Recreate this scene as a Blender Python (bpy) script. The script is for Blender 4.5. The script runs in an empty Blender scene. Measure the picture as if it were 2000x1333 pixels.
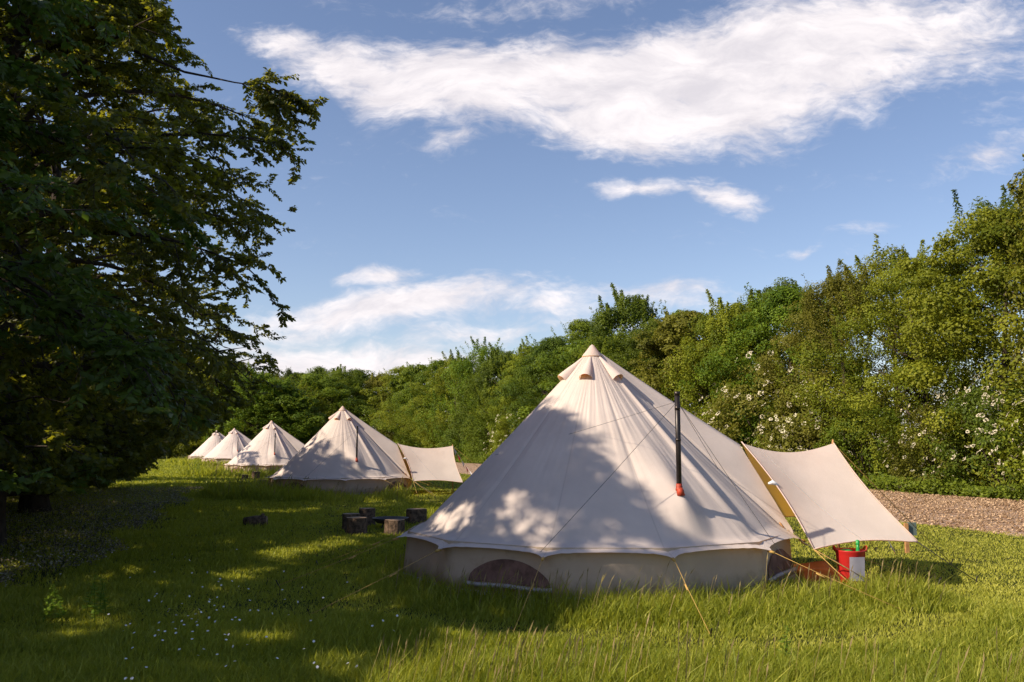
import bpy, math, random
import numpy as np
from mathutils import Vector
rng = np.random.default_rng(11); random.seed(5)
PI = math.pi; R = math.radians
S = bpy.context.scene; COL = S.collection

# ------------------------------------------------------------------ camera
F = 1720.0; PITCH = 0.11662; CH = 1.7
cd = bpy.data.cameras.new('camera'); cam = bpy.data.objects.new('camera', cd); COL.objects.link(cam)
cd.sensor_width = 36; cd.lens = 36 * F / 2000; cd.clip_start = .05; cd.clip_end = 3000
cam.location = (0, 0, CH); cam.rotation_euler = (PI / 2 + PITCH, 0, 0)
S.camera = cam

def ray(u, v):
    """pixel of the photo -> (x/y, (z-CH)/y)"""
    up = -(v - 666.5) / F; cy = math.cos(PITCH) - up * math.sin(PITCH)
    return ((u - 1000) / F / cy, (math.sin(PITCH) + up * math.cos(PITCH)) / cy)
def at(u, v, y):
    a, b = ray(u, v); return Vector((a * y, y, CH + b * y))
def gr(u, v, z=0.):
    a, b = ray(u, v); y = (z - CH) / b; return Vector((a * y, y, z))

# ------------------------------------------------------------------ light
SUN = Vector((-.736, -.31, .60)).normalized()
EL = math.asin(SUN.z); AZ = math.atan2(SUN.x, SUN.y)
ld = bpy.data.lights.new('sun', 'SUN'); sun = bpy.data.objects.new('sun', ld); COL.objects.link(sun)
ld.energy = 5.0; ld.angle = R(.6); ld.color = (1.0, .84, .66)
sun.rotation_euler = (-SUN).to_track_quat('-Z', 'Y').to_euler()
S.view_settings.view_transform = 'Standard'; S.view_settings.look = 'None'
S.view_settings.exposure = 0.58; S.view_settings.gamma = 1
c = S.cycles
c.use_denoising = True; c.max_bounces = 6; c.diffuse_bounces = 3; c.glossy_bounces = 2
c.transmission_bounces = 4; c.transparent_max_bounces = 4; c.use_adaptive_sampling = True; c.adaptive_threshold = .02
c.caustics_reflective = False; c.caustics_refractive = False

class NT:
    def __init__(s, nt): s.nt = nt; s.n = nt.nodes; s.l = nt.links
    def new(s, t, **k):
        n = s.n.new(t)
        for a, b in k.items(): setattr(n, a, b)
        return n
    def put(s, sock, v):
        if isinstance(v, bpy.types.NodeSocket): s.l.new(v, sock)
        elif v is not None: sock.default_value = v
    def m(s, op, a, b=None, c_=None, clamp=False):
        n = s.new('ShaderNodeMath', operation=op); n.use_clamp = clamp
        s.put(n.inputs[0], a); s.put(n.inputs[1], b); s.put(n.inputs[2], c_); return n.outputs[0]
    def mr(s, v, a, b, lo=0., hi=1., it='SMOOTHSTEP'):
        n = s.new('ShaderNodeMapRange', interpolation_type=it)
        for i, q in enumerate((v, a, b, lo, hi)): s.put(n.inputs[i], q)
        return n.outputs[0]
    def noise(s, vec, scale, detail=4., rough=.55, dist=0.):
        n = s.new('ShaderNodeTexNoise'); s.put(n.inputs['Vector'], vec)
        n.inputs['Scale'].default_value = scale; n.inputs['Detail'].default_value = detail
        n.inputs['Roughness'].default_value = rough; n.inputs['Distortion'].default_value = dist
        return n.outputs[0]
    def mix(s, f, a, b, bt='MIX'):
        n = s.new('ShaderNodeMix', data_type='RGBA', blend_type=bt); s.put(n.inputs[0], f)
        s.put(n.inputs[6], a if not isinstance(a, tuple) else (*a[:3], 1)); s.put(n.inputs[7], b if not isinstance(b, tuple) else (*b[:3], 1))
        return n.outputs[2]
    def ramp(s, f, stops):
        n = s.new('ShaderNodeValToRGB'); s.put(n.inputs[0], f); e = n.color_ramp.elements
        while len(e) < len(stops): e.new(.5)
        for q, (p, col) in zip(e, stops): q.position = p; q.color = (*col, 1)
        return n.outputs[0]

# ------------------------------------------------------------------ sky with clouds (at infinity, fixed to the world)
w = bpy.data.worlds.new('World'); S.world = w; w.use_nodes = True
N = NT(w.node_tree); N.n.clear()
sky = N.new('ShaderNodeTexSky', sky_type='NISHITA'); sky.sun_disc = False
sky.sun_elevation = EL; sky.sun_rotation = AZ; sky.air_density = 1.0; sky.dust_density = .6; sky.ozone_density = 2.2
tc = N.new('ShaderNodeTexCoord'); sp = N.new('ShaderNodeSeparateXYZ'); N.l.new(tc.outputs['Generated'], sp.inputs[0])
X, Y, Z = sp.outputs
yy = N.m('MAXIMUM', Y, .02)
U = N.m('DIVIDE', X, yy); V = N.m('DIVIDE', Z, yy)
cb = N.new('ShaderNodeCombineXYZ'); N.l.new(U, cb.inputs[0]); N.l.new(V, cb.inputs[1]); uv = cb.outputs[0]
wn = N.new('ShaderNodeTexNoise'); N.l.new(uv, wn.inputs['Vector']); wn.inputs['Scale'].default_value = 6; wn.inputs['Detail'].default_value = 5
wv = N.new('ShaderNodeVectorMath', operation='SUBTRACT'); N.l.new(wn.outputs['Color'], wv.inputs[0]); wv.inputs[1].default_value = (.5, .5, .5)
ws = N.new('ShaderNodeVectorMath', operation='SCALE'); N.l.new(wv.outputs[0], ws.inputs[0]); ws.inputs['Scale'].default_value = .075
wa = N.new('ShaderNodeVectorMath', operation='ADD'); N.l.new(uv, wa.inputs[0]); N.l.new(ws.outputs[0], wa.inputs[1]); warped = wa.outputs[0]
def blob(u, v, ru, rv, deg, amp=1.):
    a, b = ray(u, v)
    mp = N.new('ShaderNodeMapping', vector_type='TEXTURE'); N.l.new(warped, mp.inputs[0])
    mp.inputs['Location'].default_value = (a, b, 0); mp.inputs['Rotation'].default_value = (0, 0, R(deg))
    mp.inputs['Scale'].default_value = (ru * 1.32 / F, rv * 1.38 / F, 1)
    ln = N.new('ShaderNodeVectorMath', operation='LENGTH'); N.l.new(mp.outputs[0], ln.inputs[0])
    return N.m('MULTIPLY', N.m('SUBTRACT', 1., ln.outputs['Value'], clamp=True), amp)
blobs = [(560, 75, 120, 45, -12, .9), (670, 125, 170, 62, -12, 1.0), (770, 190, 130, 50, -16, .95), (860, 130, 230, 74, -2, 1.2), (900, 205, 190, 62, -6, 1.1), (1060, 140, 280, 84, 2, 1.3), (1180, 225, 210, 80, -4, 1.3), (1290, 130, 320, 92, 4, 1.35),
         (1240, 285, 120, 36, -6, .85), (1400, 215, 220, 84, 8, 1.25), (1480, 110, 300, 95, 10, 1.25), (1620, 140, 280, 110, 16, 1.1), (1800, 90, 280, 105, 14, .9), (1700, 20, 340, 75, 3, .9), (1560, 50, 300, 60, 4, .9), (880, 280, 100, 34, 10, .75), (1500, 285, 120, 30, 12, .6),
         (1420, 382, 110, 36, -12, 1.0), (1250, 366, 130, 20, -2, .9), (1940, 310, 130, 40, 16, .75), (1575, 490, 55, 14, 5, .7), (1290, 575, 170, 26, 0, .8), (1700, 450, 80, 16, 10, .5),
         (740, 548, 100, 19, 3, 1.1), (800, 600, 290, 42, 8, 1.25), (640, 625, 220, 36, 5, .75), (1080, 600, 110, 38, 5, .8), (930, 655, 170, 24, 3, .8), (680, 718, 380, 44, 2, 1.25), (540, 690, 200, 36, 0, .8),
         (1220, 640, 240, 20, 0, .5), (1000, 10, 260, 40, 2, .45), (1950, 120, 160, 110, 20, .45), (1330, 600, 120, 30, 0, .6)]
acc = None
for b in blobs:
    q = blob(*b); acc = q if acc is None else N.m('MAXIMUM', N.m('MULTIPLY_ADD', q, .35, acc), q)
mpn = N.new('ShaderNodeMapping'); N.l.new(warped, mpn.inputs[0]); mpn.inputs['Rotation'].default_value = (0, 0, R(-14)); mpn.inputs['Scale'].default_value = (1, 2.4, 1)
n1 = N.noise(mpn.outputs[0], 9, 9, .62, .4); n2 = N.noise(mpn.outputs[0], 42, 6, .6, .3)
fb = N.m('ADD', N.m('MULTIPLY', N.m('SUBTRACT', n1, .5), 1.15), N.m('MULTIPLY', N.m('SUBTRACT', n2, .5), .95))
# ragged thin wisps near the edge, soft body inside
dens = N.mr(N.m('ADD', acc, fb), .12, 1.08)
thin = N.mr(N.m('ADD', N.mr(n1, .56, .8, 0, .16), 0.), 0, 1, 0, .8, 'LINEAR')
low = N.mr(V, .02, .10, .35, 0)
dens = N.m('MAXIMUM', dens, N.m('MULTIPLY', thin, N.mr(n2, .4, .65)))
dens = N.m('MAXIMUM', dens, low)
dens = N.m('MULTIPLY', dens, N.mr(Y, .03, .12)); dens = N.m('MULTIPLY', dens, N.mr(acc, .0, .45, .75, .95))
bs = N.new('ShaderNodeBackground'); bs.inputs['Strength'].default_value = .102
hs = N.new('ShaderNodeHueSaturation'); hs.inputs['Saturation'].default_value = 1.0; N.l.new(sky.outputs[0], hs.inputs['Color'])
tint = N.mix(1., hs.outputs[0], (1.06, .96, .98), 'MULTIPLY'); N.l.new(tint, bs.inputs[0])
bc = N.new('ShaderNodeBackground'); bc.inputs['Strength'].default_value = 1.
cc = N.mix(N.mr(n1, .3, .7), (.54, .51, .54), (.76, .71, .71)); N.l.new(cc, bc.inputs[0])
ms = N.new('ShaderNodeMixShader'); N.l.new(dens, ms.inputs[0]); N.l.new(bs.outputs[0], ms.inputs[1]); N.l.new(bc.outputs[0], ms.inputs[2])
wo = N.new('ShaderNodeOutputWorld'); N.l.new(ms.outputs[0], wo.inputs[0])

# ------------------------------------------------------------------ materials
def mat(name, col=(.5, .5, .5), rough=.85, metal=0., var=.0, scale=5., bump=0., bscale=40., spec=.3):
    m = bpy.data.materials.new(name); m.use_nodes = True; n = NT(m.node_tree); b = n.n['Principled BSDF']
    b.inputs['Roughness'].default_value = rough; b.inputs['Metallic'].default_value = metal
    b.inputs['Specular IOR Level'].default_value = spec
    t = n.new('ShaderNodeTexCoord')
    if var:
        k = n.noise(t.outputs['Object'], scale, 5)
        n.l.new(n.mix(n.mr(k, .3, .7), tuple(x * (1 - var) for x in col), tuple(min(1, x * (1 + var)) for x in col)), b.inputs['Base Color'])
    else: b.inputs['Base Color'].default_value = (*col, 1)
    if bump:
        bp = n.new('ShaderNodeBump'); bp.inputs['Distance'].default_value = bump
        n.l.new(n.noise(t.outputs['Object'], bscale, 4), bp.inputs['Height']); n.l.new(bp.outputs[0], b.inputs['Normal'])
    return m

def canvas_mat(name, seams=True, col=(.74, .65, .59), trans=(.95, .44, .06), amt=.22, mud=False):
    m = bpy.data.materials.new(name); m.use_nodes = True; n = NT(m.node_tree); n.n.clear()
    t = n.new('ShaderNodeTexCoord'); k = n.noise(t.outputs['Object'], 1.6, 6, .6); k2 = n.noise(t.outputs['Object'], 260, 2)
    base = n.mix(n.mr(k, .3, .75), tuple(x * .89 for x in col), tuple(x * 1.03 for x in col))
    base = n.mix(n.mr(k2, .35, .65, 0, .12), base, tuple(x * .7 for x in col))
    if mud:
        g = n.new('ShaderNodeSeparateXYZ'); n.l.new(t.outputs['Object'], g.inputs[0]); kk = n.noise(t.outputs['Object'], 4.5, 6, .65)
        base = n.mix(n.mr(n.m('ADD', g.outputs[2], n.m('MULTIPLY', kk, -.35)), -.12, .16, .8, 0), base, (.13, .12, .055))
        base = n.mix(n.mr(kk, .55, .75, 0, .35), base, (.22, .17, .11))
    h = n.m('MULTIPLY', n.noise(t.outputs['Object'], 420, 2), .15)
    if seams:
        u = n.new('ShaderNodeUVMap'); s = n.new('ShaderNodeSeparateXYZ'); n.l.new(u.outputs[0], s.inputs[0])
        fr = n.m('ABSOLUTE', n.m('SUBTRACT', n.m('FRACT', n.m('ADD', s.outputs[0], .5)), .5))
        wdt = n.m('DIVIDE', .007, n.m('MAXIMUM', s.outputs[1], .03))
        sm = n.mr(n.m('DIVIDE', fr, wdt), .75, 1.0, .38, 0)
        base = n.mix(sm, base, tuple(x * .62 for x in col))
        # hem band along the bottom edge
        hm = n.mr(n.m('ABSOLUTE', n.m('SUBTRACT', s.outputs[1], .972)), .0, .0025, .35, 0)
        base = n.mix(hm, base, tuple(x * .6 for x in col))
        # fine radial creases, stronger near the top
        cm = n.new('ShaderNodeCombineXYZ'); n.l.new(n.m('MULTIPLY', s.outputs[0], 9), cm.inputs[0]); n.l.new(n.m('MULTIPLY', s.outputs[1], 2.2), cm.inputs[1])
        cr = n.noise(cm.outputs[0], 1.3, 5, .6, .3)
        h = n.m('ADD', h, n.m('MULTIPLY', cr, n.mr(s.outputs[1], .08, .45, 2.6, .25)))
    else:
        h = n.m('ADD', h, n.m('MULTIPLY', n.noise(t.outputs['Object'], 3.5, 4), 1.5))
    bp = n.new('ShaderNodeBump'); bp.inputs['Distance'].default_value = .006; bp.inputs['Strength'].default_value = .9; n.l.new(h, bp.inputs['Height'])
    d = n.new('ShaderNodeBsdfDiffuse'); n.l.new(base, d.inputs[0]); n.l.new(bp.outputs[0], d.inputs['Normal'])
    tr = n.new('ShaderNodeBsdfTranslucent'); tr.inputs[0].default_value = (*trans, 1)
    mx = n.new('ShaderNodeMixShader'); mx.inputs[0].default_value = amt
    n.l.new(d.outputs[0], mx.inputs[1]); n.l.new(tr.outputs[0], mx.inputs[2])
    o = n.new('ShaderNodeOutputMaterial'); n.l.new(mx.outputs[0], o.inputs[0]); return m

def leaf_mat(name, dark, light, trans, tamt=.35, gloss=.25):
    m = bpy.data.materials.new(name); m.use_nodes = True; n = NT(m.node_tree); n.n.clear()
    a = n.new('ShaderNodeAttribute', attribute_name='tint')
    oi = n.new('ShaderNodeObjectInfo')
    base = n.mix(a.outputs['Fac'], dark, light)
    hs = n.new('ShaderNodeHueSaturation'); n.l.new(n.mr(oi.outputs['Random'], 0, 1, .485, .512, 'LINEAR'), hs.inputs['Hue']); n.l.new(n.mr(oi.outputs['Random'], 0, 1, .88, 1.12, 'LINEAR'), hs.inputs['Value'])
    hs.inputs['Saturation'].default_value = 1; n.l.new(base, hs.inputs['Color'])
    d = n.new('ShaderNodeBsdfPrincipled'); n.l.new(hs.outputs[0], d.inputs['Base Color']); d.inputs['Roughness'].default_value = .5; d.inputs['Specular IOR Level'].default_value = gloss
    tr = n.new('ShaderNodeBsdfTranslucent'); n.l.new(n.mix(a.outputs['Fac'], tuple(x * .75 for x in trans), trans), tr.inputs[0])
    mx = n.new('ShaderNodeMixShader'); mx.inputs[0].default_value = tamt
    n.l.new(d.outputs[0], mx.inputs[1]); n.l.new(tr.outputs[0], mx.inputs[2])
    o = n.new('ShaderNodeOutputMaterial'); n.l.new(mx.outputs[0], o.inputs[0]); return m

M_canvas = canvas_mat('canvas'); M_awn = canvas_mat('awning_canvas', False, (.78, .70, .64), (1., .53, .05), .38)
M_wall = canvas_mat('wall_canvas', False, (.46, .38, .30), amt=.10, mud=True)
M_lin = canvas_mat('vent_canvas', False, (.62, .42, .27), (.95, .4, .05), .5)
M_mesh = mat('window_mesh', (.15, .085, .07), .9, var=.4, scale=7)
M_flap = mat('window_flap', (.36, .33, .33), .9, var=.1)
M_pipe = mat('stove_pipe_black', (.022, .017, .016), .38, .3, var=.3, scale=9, spec=.5)
M_steel = mat('pipe_collar_steel', (.06, .05, .045), .35, .8)
M_sil = mat('silicone_orange', (.38, .05, .022), .5, var=.2, scale=20)
M_rope = mat('guy_rope', (.42, .27, .08), .8, var=.15, scale=30)
M_wire = mat('stay_wire', (.09, .08, .075), .5, .3)
M_pole = mat('wood_pole', (.42, .22, .09), .6, var=.25, scale=12)
M_bark = mat('bark', (.055, .042, .03), .95, var=.45, scale=9, bump=.03, bscale=14)
M_barkd = mat('bark_dark', (.045, .034, .025), .95, var=.4, scale=6, bump=.03, bscale=10)
M_cut = mat('cut_wood', (.27, .185, .11), .85, var=.25, scale=14)
M_log = mat('log_bark', (.12, .082, .055), .95, var=.55, scale=16, bump=.02, bscale=30)
M_metal = mat('rusty_metal', (.07, .06, .055), .6, .5, var=.3)
M_red = mat('red_plastic', (.42, .018, .016), .38, var=.08, spec=.5)
M_green = mat('green_plastic', (.01, .27, .05), .35, spec=.5)
M_paper = mat('paper', (.34, .33, .39), .8, var=.05)
M_org = mat('orange_groundsheet', (.38, .13, .04), .75, var=.2, scale=4)
M_grey = mat('grey_box', (.12, .16, .15), .5)
M_pink = mat('pink_cloth', (.75, .03, .09), .8); M_wht = mat('white_cloth', (.7, .69, .72), .8)
M_lblue = mat('pale_blue_cloth', (.32, .42, .6), .8); M_salmon = mat('salmon_cloth', (.6, .2, .16), .8); M_oran = mat('orange_cloth', (.8, .13, .02), .8)
M_stone = mat('pale_stone', (.5, .46, .4), .8, var=.2, scale=8)
L_left = leaf_mat('leaf_left', (.045, .060, .009), (.105, .120, .018), (.42, .42, .02), .40, .35)
L_near = leaf_mat('leaf_near', (.05, .085, .012), (.10, .165, .02), (.16, .28, .03), .38, .4)
L_h = [leaf_mat('leaf_a', (.050, .088, .008), (.155, .215, .020), (.32, .40, .02), .30, .12),
       leaf_mat('leaf_b', (.075, .108, .008), (.215, .245, .022), (.40, .42, .02), .30, .12),
       leaf_mat('leaf_c', (.034, .060, .008), (.120, .165, .018), (.24, .32, .02), .30, .12),
       leaf_mat('leaf_d', (.078, .088, .010), (.19, .19, .028), (.34, .34, .03), .30, .12),
       leaf_mat('leaf_e', (.030, .048, .010), (.080, .105, .018), (.12, .17, .02), .30, .12)]
L_flow = leaf_mat('blossom', (.55, .50, .33), (.78, .74, .56), (.6, .55, .3), .2, .1)
L_grass = leaf_mat('grass_blade', (.135, .175, .014), (.44, .43, .075), (.58, .60, .035), .42, .2)
L_seed = leaf_mat('grass_seed', (.19, .17, .05), (.36, .29, .14), (.3, .25, .1), .3, .1)
L_under = leaf_mat('undergrowth_leaf', (.10, .08, .045), (.5, .46, .34), (.3, .3, .2), .15, .05)
L_weed = leaf_mat('weed_leaf', (.10, .18, .015), (.19, .30, .03), (.32, .45, .03), .4, .2)
L_daisy = leaf_mat('daisy_petal', (.75, .74, .76), (.9, .9, .9), (.7, .7, .7), .2, .1)

# ------------------------------------------------------------------ object helpers
def tag(o, label=None, cat=None, group=None, kind=None):
    if label: o['label'] = label
    if cat: o['category'] = cat
    if group: o['group'] = group
    if kind: o['kind'] = kind
    return o
def empty(name, loc, rz=0):
    o = bpy.data.objects.new(name, None); COL.objects.link(o); o.location = loc; o.rotation_euler = (0, 0, rz); o.empty_display_size = .3; return o
def kids(o, table=None): return [x for x in bpy.data.objects if x.parent == o]
def copy_tree(o, parent=None, depth=0):
    q = o.copy(); COL.objects.link(q); q.parent = parent
    for ch in kids(o): copy_tree(ch, q, depth + 1)
    return q
def mesh_obj(name, me, material, parent=None, smooth=False):
    me.materials.append(material)
    if smooth: me.polygons.foreach_set('use_smooth', [True] * len(me.polygons))
    o = bpy.data.objects.new(name, me); COL.objects.link(o); o.parent = parent; return o
class MB:
    def __init__(s): s.v = []; s.f = []
    def add(s, v, f):
        k = len(s.v); s.v += [tuple(p) for p in v]; s.f += [tuple(i + k for i in q) for q in f]
    def box(s, c_, d, rz=0., tilt=None):
        x, y, z = (q / 2 for q in d); cs, sn = math.cos(rz), math.sin(rz); vs = []
        for a, b, e in ((-x, -y, -z), (x, -y, -z), (x, y, -z), (-x, y, -z), (-x, -y, z), (x, -y, z), (x, y, z), (-x, y, z)):
            p = Vector((a, b, e))
            if tilt: p = tilt @ p
            vs.append((c_[0] + p.x * cs - p.y * sn, c_[1] + p.x * sn + p.y * cs, c_[2] + p.z))
        s.add(vs, [(0, 3, 2, 1), (4, 5, 6, 7), (0, 1, 5, 4), (1, 2, 6, 5), (2, 3, 7, 6), (3, 0, 4, 7)])
    def tube(s, pts, rad, n=6, cap=True):
        pts = [Vector(p) for p in pts]; k = len(pts)
        if not hasattr(rad, '__len__'): rad = [rad] * k
        vs = []; ref = None
        for i, p in enumerate(pts):
            d = (pts[min(i + 1, k - 1)] - pts[max(i - 1, 0)]).normalized()
            if ref is None: ref = Vector((0, 0, 1)) if abs(d.z) < .9 else Vector((1, 0, 0))
            a = d.cross(ref).normalized(); b = d.cross(a); ref = -b if False else ref
            for j in range(n):
                t = 2 * PI * j / n; q = p + (a * math.cos(t) + b * math.sin(t)) * rad[i]; vs.append((q.x, q.y, q.z))
        fs = [(i * n + j, i * n + (j + 1) % n, (i + 1) * n + (j + 1) % n, (i + 1) * n + j) for i in range(k - 1) for j in range(n)]
        if cap: fs += [tuple(range(n))[::-1], tuple((k - 1) * n + j for j in range(n))]
        s.add(vs, fs)
    def build(s, name, m, parent=None, smooth=False):
        me = bpy.data.meshes.new(name); me.from_pydata(s.v, [], s.f); me.update(); return mesh_obj(name, me, m, parent, smooth)

def fast_mesh(name, verts, faces_flat, sizes, tint=None, uv=None):
    me = bpy.data.meshes.new(name); nv = len(verts); nf = len(sizes)
    me.vertices.add(nv); me.vertices.foreach_set('co', np.ascontiguousarray(verts, dtype=np.float32).ravel())
    me.loops.add(len(faces_flat)); me.loops.foreach_set('vertex_index', np.ascontiguousarray(faces_flat, dtype=np.int32))
    st = np.zeros(nf, np.int32); st[1:] = np.cumsum(sizes)[:-1]
    me.polygons.add(nf); me.polygons.foreach_set('loop_start', st)
    try: me.polygons.foreach_set('loop_total', np.asarray(sizes, np.int32))
    except Exception: pass
    if tint is not None:
        a = me.attributes.new('tint', 'FLOAT', 'POINT'); a.data.foreach_set('value', np.ascontiguousarray(tint, dtype=np.float32))
    if uv is not None:
        l = me.uv_layers.new(name='UVMap'); l.data.foreach_set('uv', np.ascontiguousarray(uv, dtype=np.float32).ravel())
    me.update(calc_edges=True); return me
def unit(a): return a / np.maximum(np.linalg.norm(a, axis=1, keepdims=True), 1e-9)

def leaves(P, D, Nn, L, W, tint, fold=.25):
    """folded rhombic leaves, two triangles each"""
    n = len(P); D = unit(D); sd = unit(np.cross(D, Nn)); Nn = unit(np.cross(sd, D))
    L = np.broadcast_to(np.asarray(L, float), (n,))[:, None]; W = np.broadcast_to(np.asarray(W, float), (n,))[:, None]
    m = P + D * L * .45 - Nn * W * fold
    v = np.stack([P, m + sd * W * .5, P + D * L - Nn * L * .08, m - sd * W * .5], 1).reshape(-1, 3)
    b = (np.arange(n) * 4)[:, None]
    f = np.concatenate([b, b + 1, b + 2, b, b + 2, b + 3], 1).ravel()
    return v, f, np.full(2 * n, 3), np.repeat(tint, 4)
def leaves_mesh(name, *a, **k):
    v, f, s, t = leaves(*a, **k); return fast_mesh(name, v, f, s, t)
def rdir(n): return unit(rng.normal(size=(n, 3)))
def vnoise(x, y, s=1., seed=0):
    r = np.random.default_rng(seed + 77); o = 0
    for i in range(7):
        a = r.uniform(0, 2 * PI); k = s * (1.45 ** i) * r.uniform(.8, 1.2); ph = r.uniform(0, 6.28)
        o = o + np.sin((x * math.cos(a) + y * math.sin(a)) * k + ph + 1.3 * np.sin((y * math.cos(a) - x * math.sin(a)) * k * .7 + ph * 2)) / (1.25 ** i)
    return o / 4.5

# ------------------------------------------------------------------ the lie of the camp
T = [(1.08, 11.8), (-5.95, 31.0), (-13.6, 50.0), (-22.9, 73.0), (-28.2, 84.5)]
HL = lambda s, off=0.: (14.8 - .34 * s + .94 * off, 25.5 + .94 * s + .34 * off)   # front of the tree line; off goes into the trees

# ------------------------------------------------------------------ ground
def ground_mat():
    m = bpy.data.materials.new('meadow_soil'); m.use_nodes = True; n = NT(m.node_tree); b = n.n['Principled BSDF']
    t = n.new('ShaderNodeTexCoord'); o = t.outputs['Object']
    k1 = n.noise(o, .35, 6); k2 = n.noise(o, 9, 5, .7); k3 = n.noise(o, 60, 3, .7)
    a = n.mix(n.mr(k1, .35, .65), (.040, .066, .010), (.10, .105, .022))
    a = n.mix(n.mr(k2, .5, .75), a, (.15, .125, .05)); a = n.mix(n.mr(k3, .3, .7, 0, .75), a, (.026, .034, .008))
    n.l.new(a, b.inputs['Base Color']); b.inputs['Roughness'].default_value = .95; b.inputs['Specular IOR Level'].default_value = .1
    bp = n.new('ShaderNodeBump'); bp.inputs['Distance'].default_value = .05; n.l.new(n.m('ADD', k3, k2), bp.inputs['Height']); n.l.new(bp.outputs[0], b.inputs['Normal'])
    return m
def grid(name, xs, ys, zf, m, kind='structure'):
    xx, yy_ = np.meshgrid(xs, ys); v = np.stack([xx, yy_, zf(xx, yy_)], 2).reshape(-1, 3); a, b = len(xs), len(ys)
    i = (np.arange(b - 1)[:, None] * a + np.arange(a - 1)[None]).ravel()
    f = np.stack([i, i + 1, i + a + 1, i + a], 1).ravel()
    o = mesh_obj(name, fast_mesh(name, v, f, np.full(len(i), 4)), m, None, True); tag(o, kind=kind); return o
def gz(x, y): return .03 * vnoise(x, y, .9, 3)
xs = np.concatenate([[-900, -400, -150], np.linspace(-60, 40, 201), [80, 150, 400, 900]]); ys = np.concatenate([[-300, -60, -20], np.linspace(-5, 125, 261), [160, 300, 900, 1800]])
grid('ground', xs, ys, gz, ground_mat())

# gravel bed between the lawn and the tree line
def gravel_mat():
    m = bpy.data.materials.new('flint_gravel'); m.use_nodes = True; n = NT(m.node_tree); b = n.n['Principled BSDF']; t = n.new('ShaderNodeTexCoord')
    vo = n.new('ShaderNodeTexVoronoi'); vo.inputs['Scale'].default_value = 14; n.l.new(t.outputs['Object'], vo.inputs['Vector'])
    k = n.noise(t.outputs['Object'], .8, 5)
    a = n.mix(n.mr(k, .3, .7), (.25, .14, .075), (.35, .22, .13)); s_ = n.new('ShaderNodeSeparateColor'); n.l.new(vo.outputs['Color'], s_.inputs[0])
    a = n.mix(n.mr(s_.outputs[0], .3, 1., 0, .8), a, (.42, .33, .26)); a = n.mix(n.mr(s_.outputs[1], .6, 1., 0, .8), a, (.12, .08, .05))
    n.l.new(a, b.inputs['Base Color']); b.inputs['Roughness'].default_value = .95
    bp = n.new('ShaderNodeBump'); bp.inputs['Distance'].default_value = .05; n.l.new(vo.outputs['Distance'], bp.inputs['Height']); n.l.new(bp.outputs[0], b.inputs['Normal']); return m
sa = np.linspace(-28, 75, 207); oa = np.linspace(-8.0, .8, 21); ss, oo = np.meshgrid(sa, oa)
nearw = np.where(oo < -7.6, 1, 0) * (.3 * vnoise(ss, oo, .7, 8)); gx = 14.8 - .34 * ss + .94 * (oo + nearw); gy = 25.5 + .94 * ss + .34 * (oo + nearw)
prof = np.interp(oo, [-8.0, -7.3, -4., -1.5, -.3, .8], [.0, .05, .12, .16, .12, .04]); gzz = gz(gx, gy) + prof + .035 * vnoise(gx, gy, 3.2, 4) * (prof > .03)
v = np.stack([gx, gy, gzz], 2).reshape(-1, 3); a, b = len(sa), len(oa); i = (np.arange(b - 1)[:, None] * a + np.arange(a - 1)[None]).ravel()
tag(mesh_obj('gravel_bed', fast_mesh('gravel_bed', v, np.stack([i, i + 1, i + a + 1, i + a], 1).ravel(), np.full(len(i), 4)), gravel_mat(), None, True), kind='structure')
# loose flints
n = 42000; s_ = rng.uniform(-22, 22, n) + 0; o_ = rng.uniform(-8.0, -.2, n); px = 14.8 - .34 * s_ + .94 * o_; py = 25.5 + .94 * s_ + .34 * o_
pz = gz(px, py) + np.interp(o_, [-8.0, -7.3, -4., -1.5, -.3, .8], [.0, .05, .12, .16, .12, .04]); r = rng.uniform(.012, .035, n) * rng.uniform(.6, 1.5, n)
oct_ = np.array([(1, 0, 0), (0, 1, 0), (-1, 0, 0), (0, -1, 0), (0, 0, .7), (0, 0, -.7)]); th = rng.uniform(0, 6.28, n)
vv = oct_[None] * r[:, None, None] * rng.uniform(.7, 1.3, (n, 6, 1)); xr = vv[..., 0] * np.cos(th)[:, None] - vv[..., 1] * np.sin(th)[:, None]; yr = vv[..., 0] * np.sin(th)[:, None] + vv[..., 1] * np.cos(th)[:, None]
vv = np.stack([xr + px[:, None], yr + py[:, None], vv[..., 2] + pz[:, None] + .01], 2).reshape(-1, 3)
ff = np.array([(0, 1, 4), (1, 2, 4), (2, 3, 4), (3, 0, 4), (1, 0, 5), (2, 1, 5), (3, 2, 5), (0, 3, 5)]).ravel()
L_st = leaf_mat('flint', (.15, .085, .042), (.50, .35, .22), (.2, .2, .2), 0., .3)
tag(mesh_obj('gravel_stones', fast_mesh('gravel_stones', vv, ((np.arange(n) * 6)[:, None] + ff[None]).ravel(), np.full(8 * n, 3), np.repeat(rng.uniform(0, 1, n) ** 1.6, 6)), L_st),
    'loose brown and buff flint stones along the gravel strip below the trees', 'gravel', kind='stuff')

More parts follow.
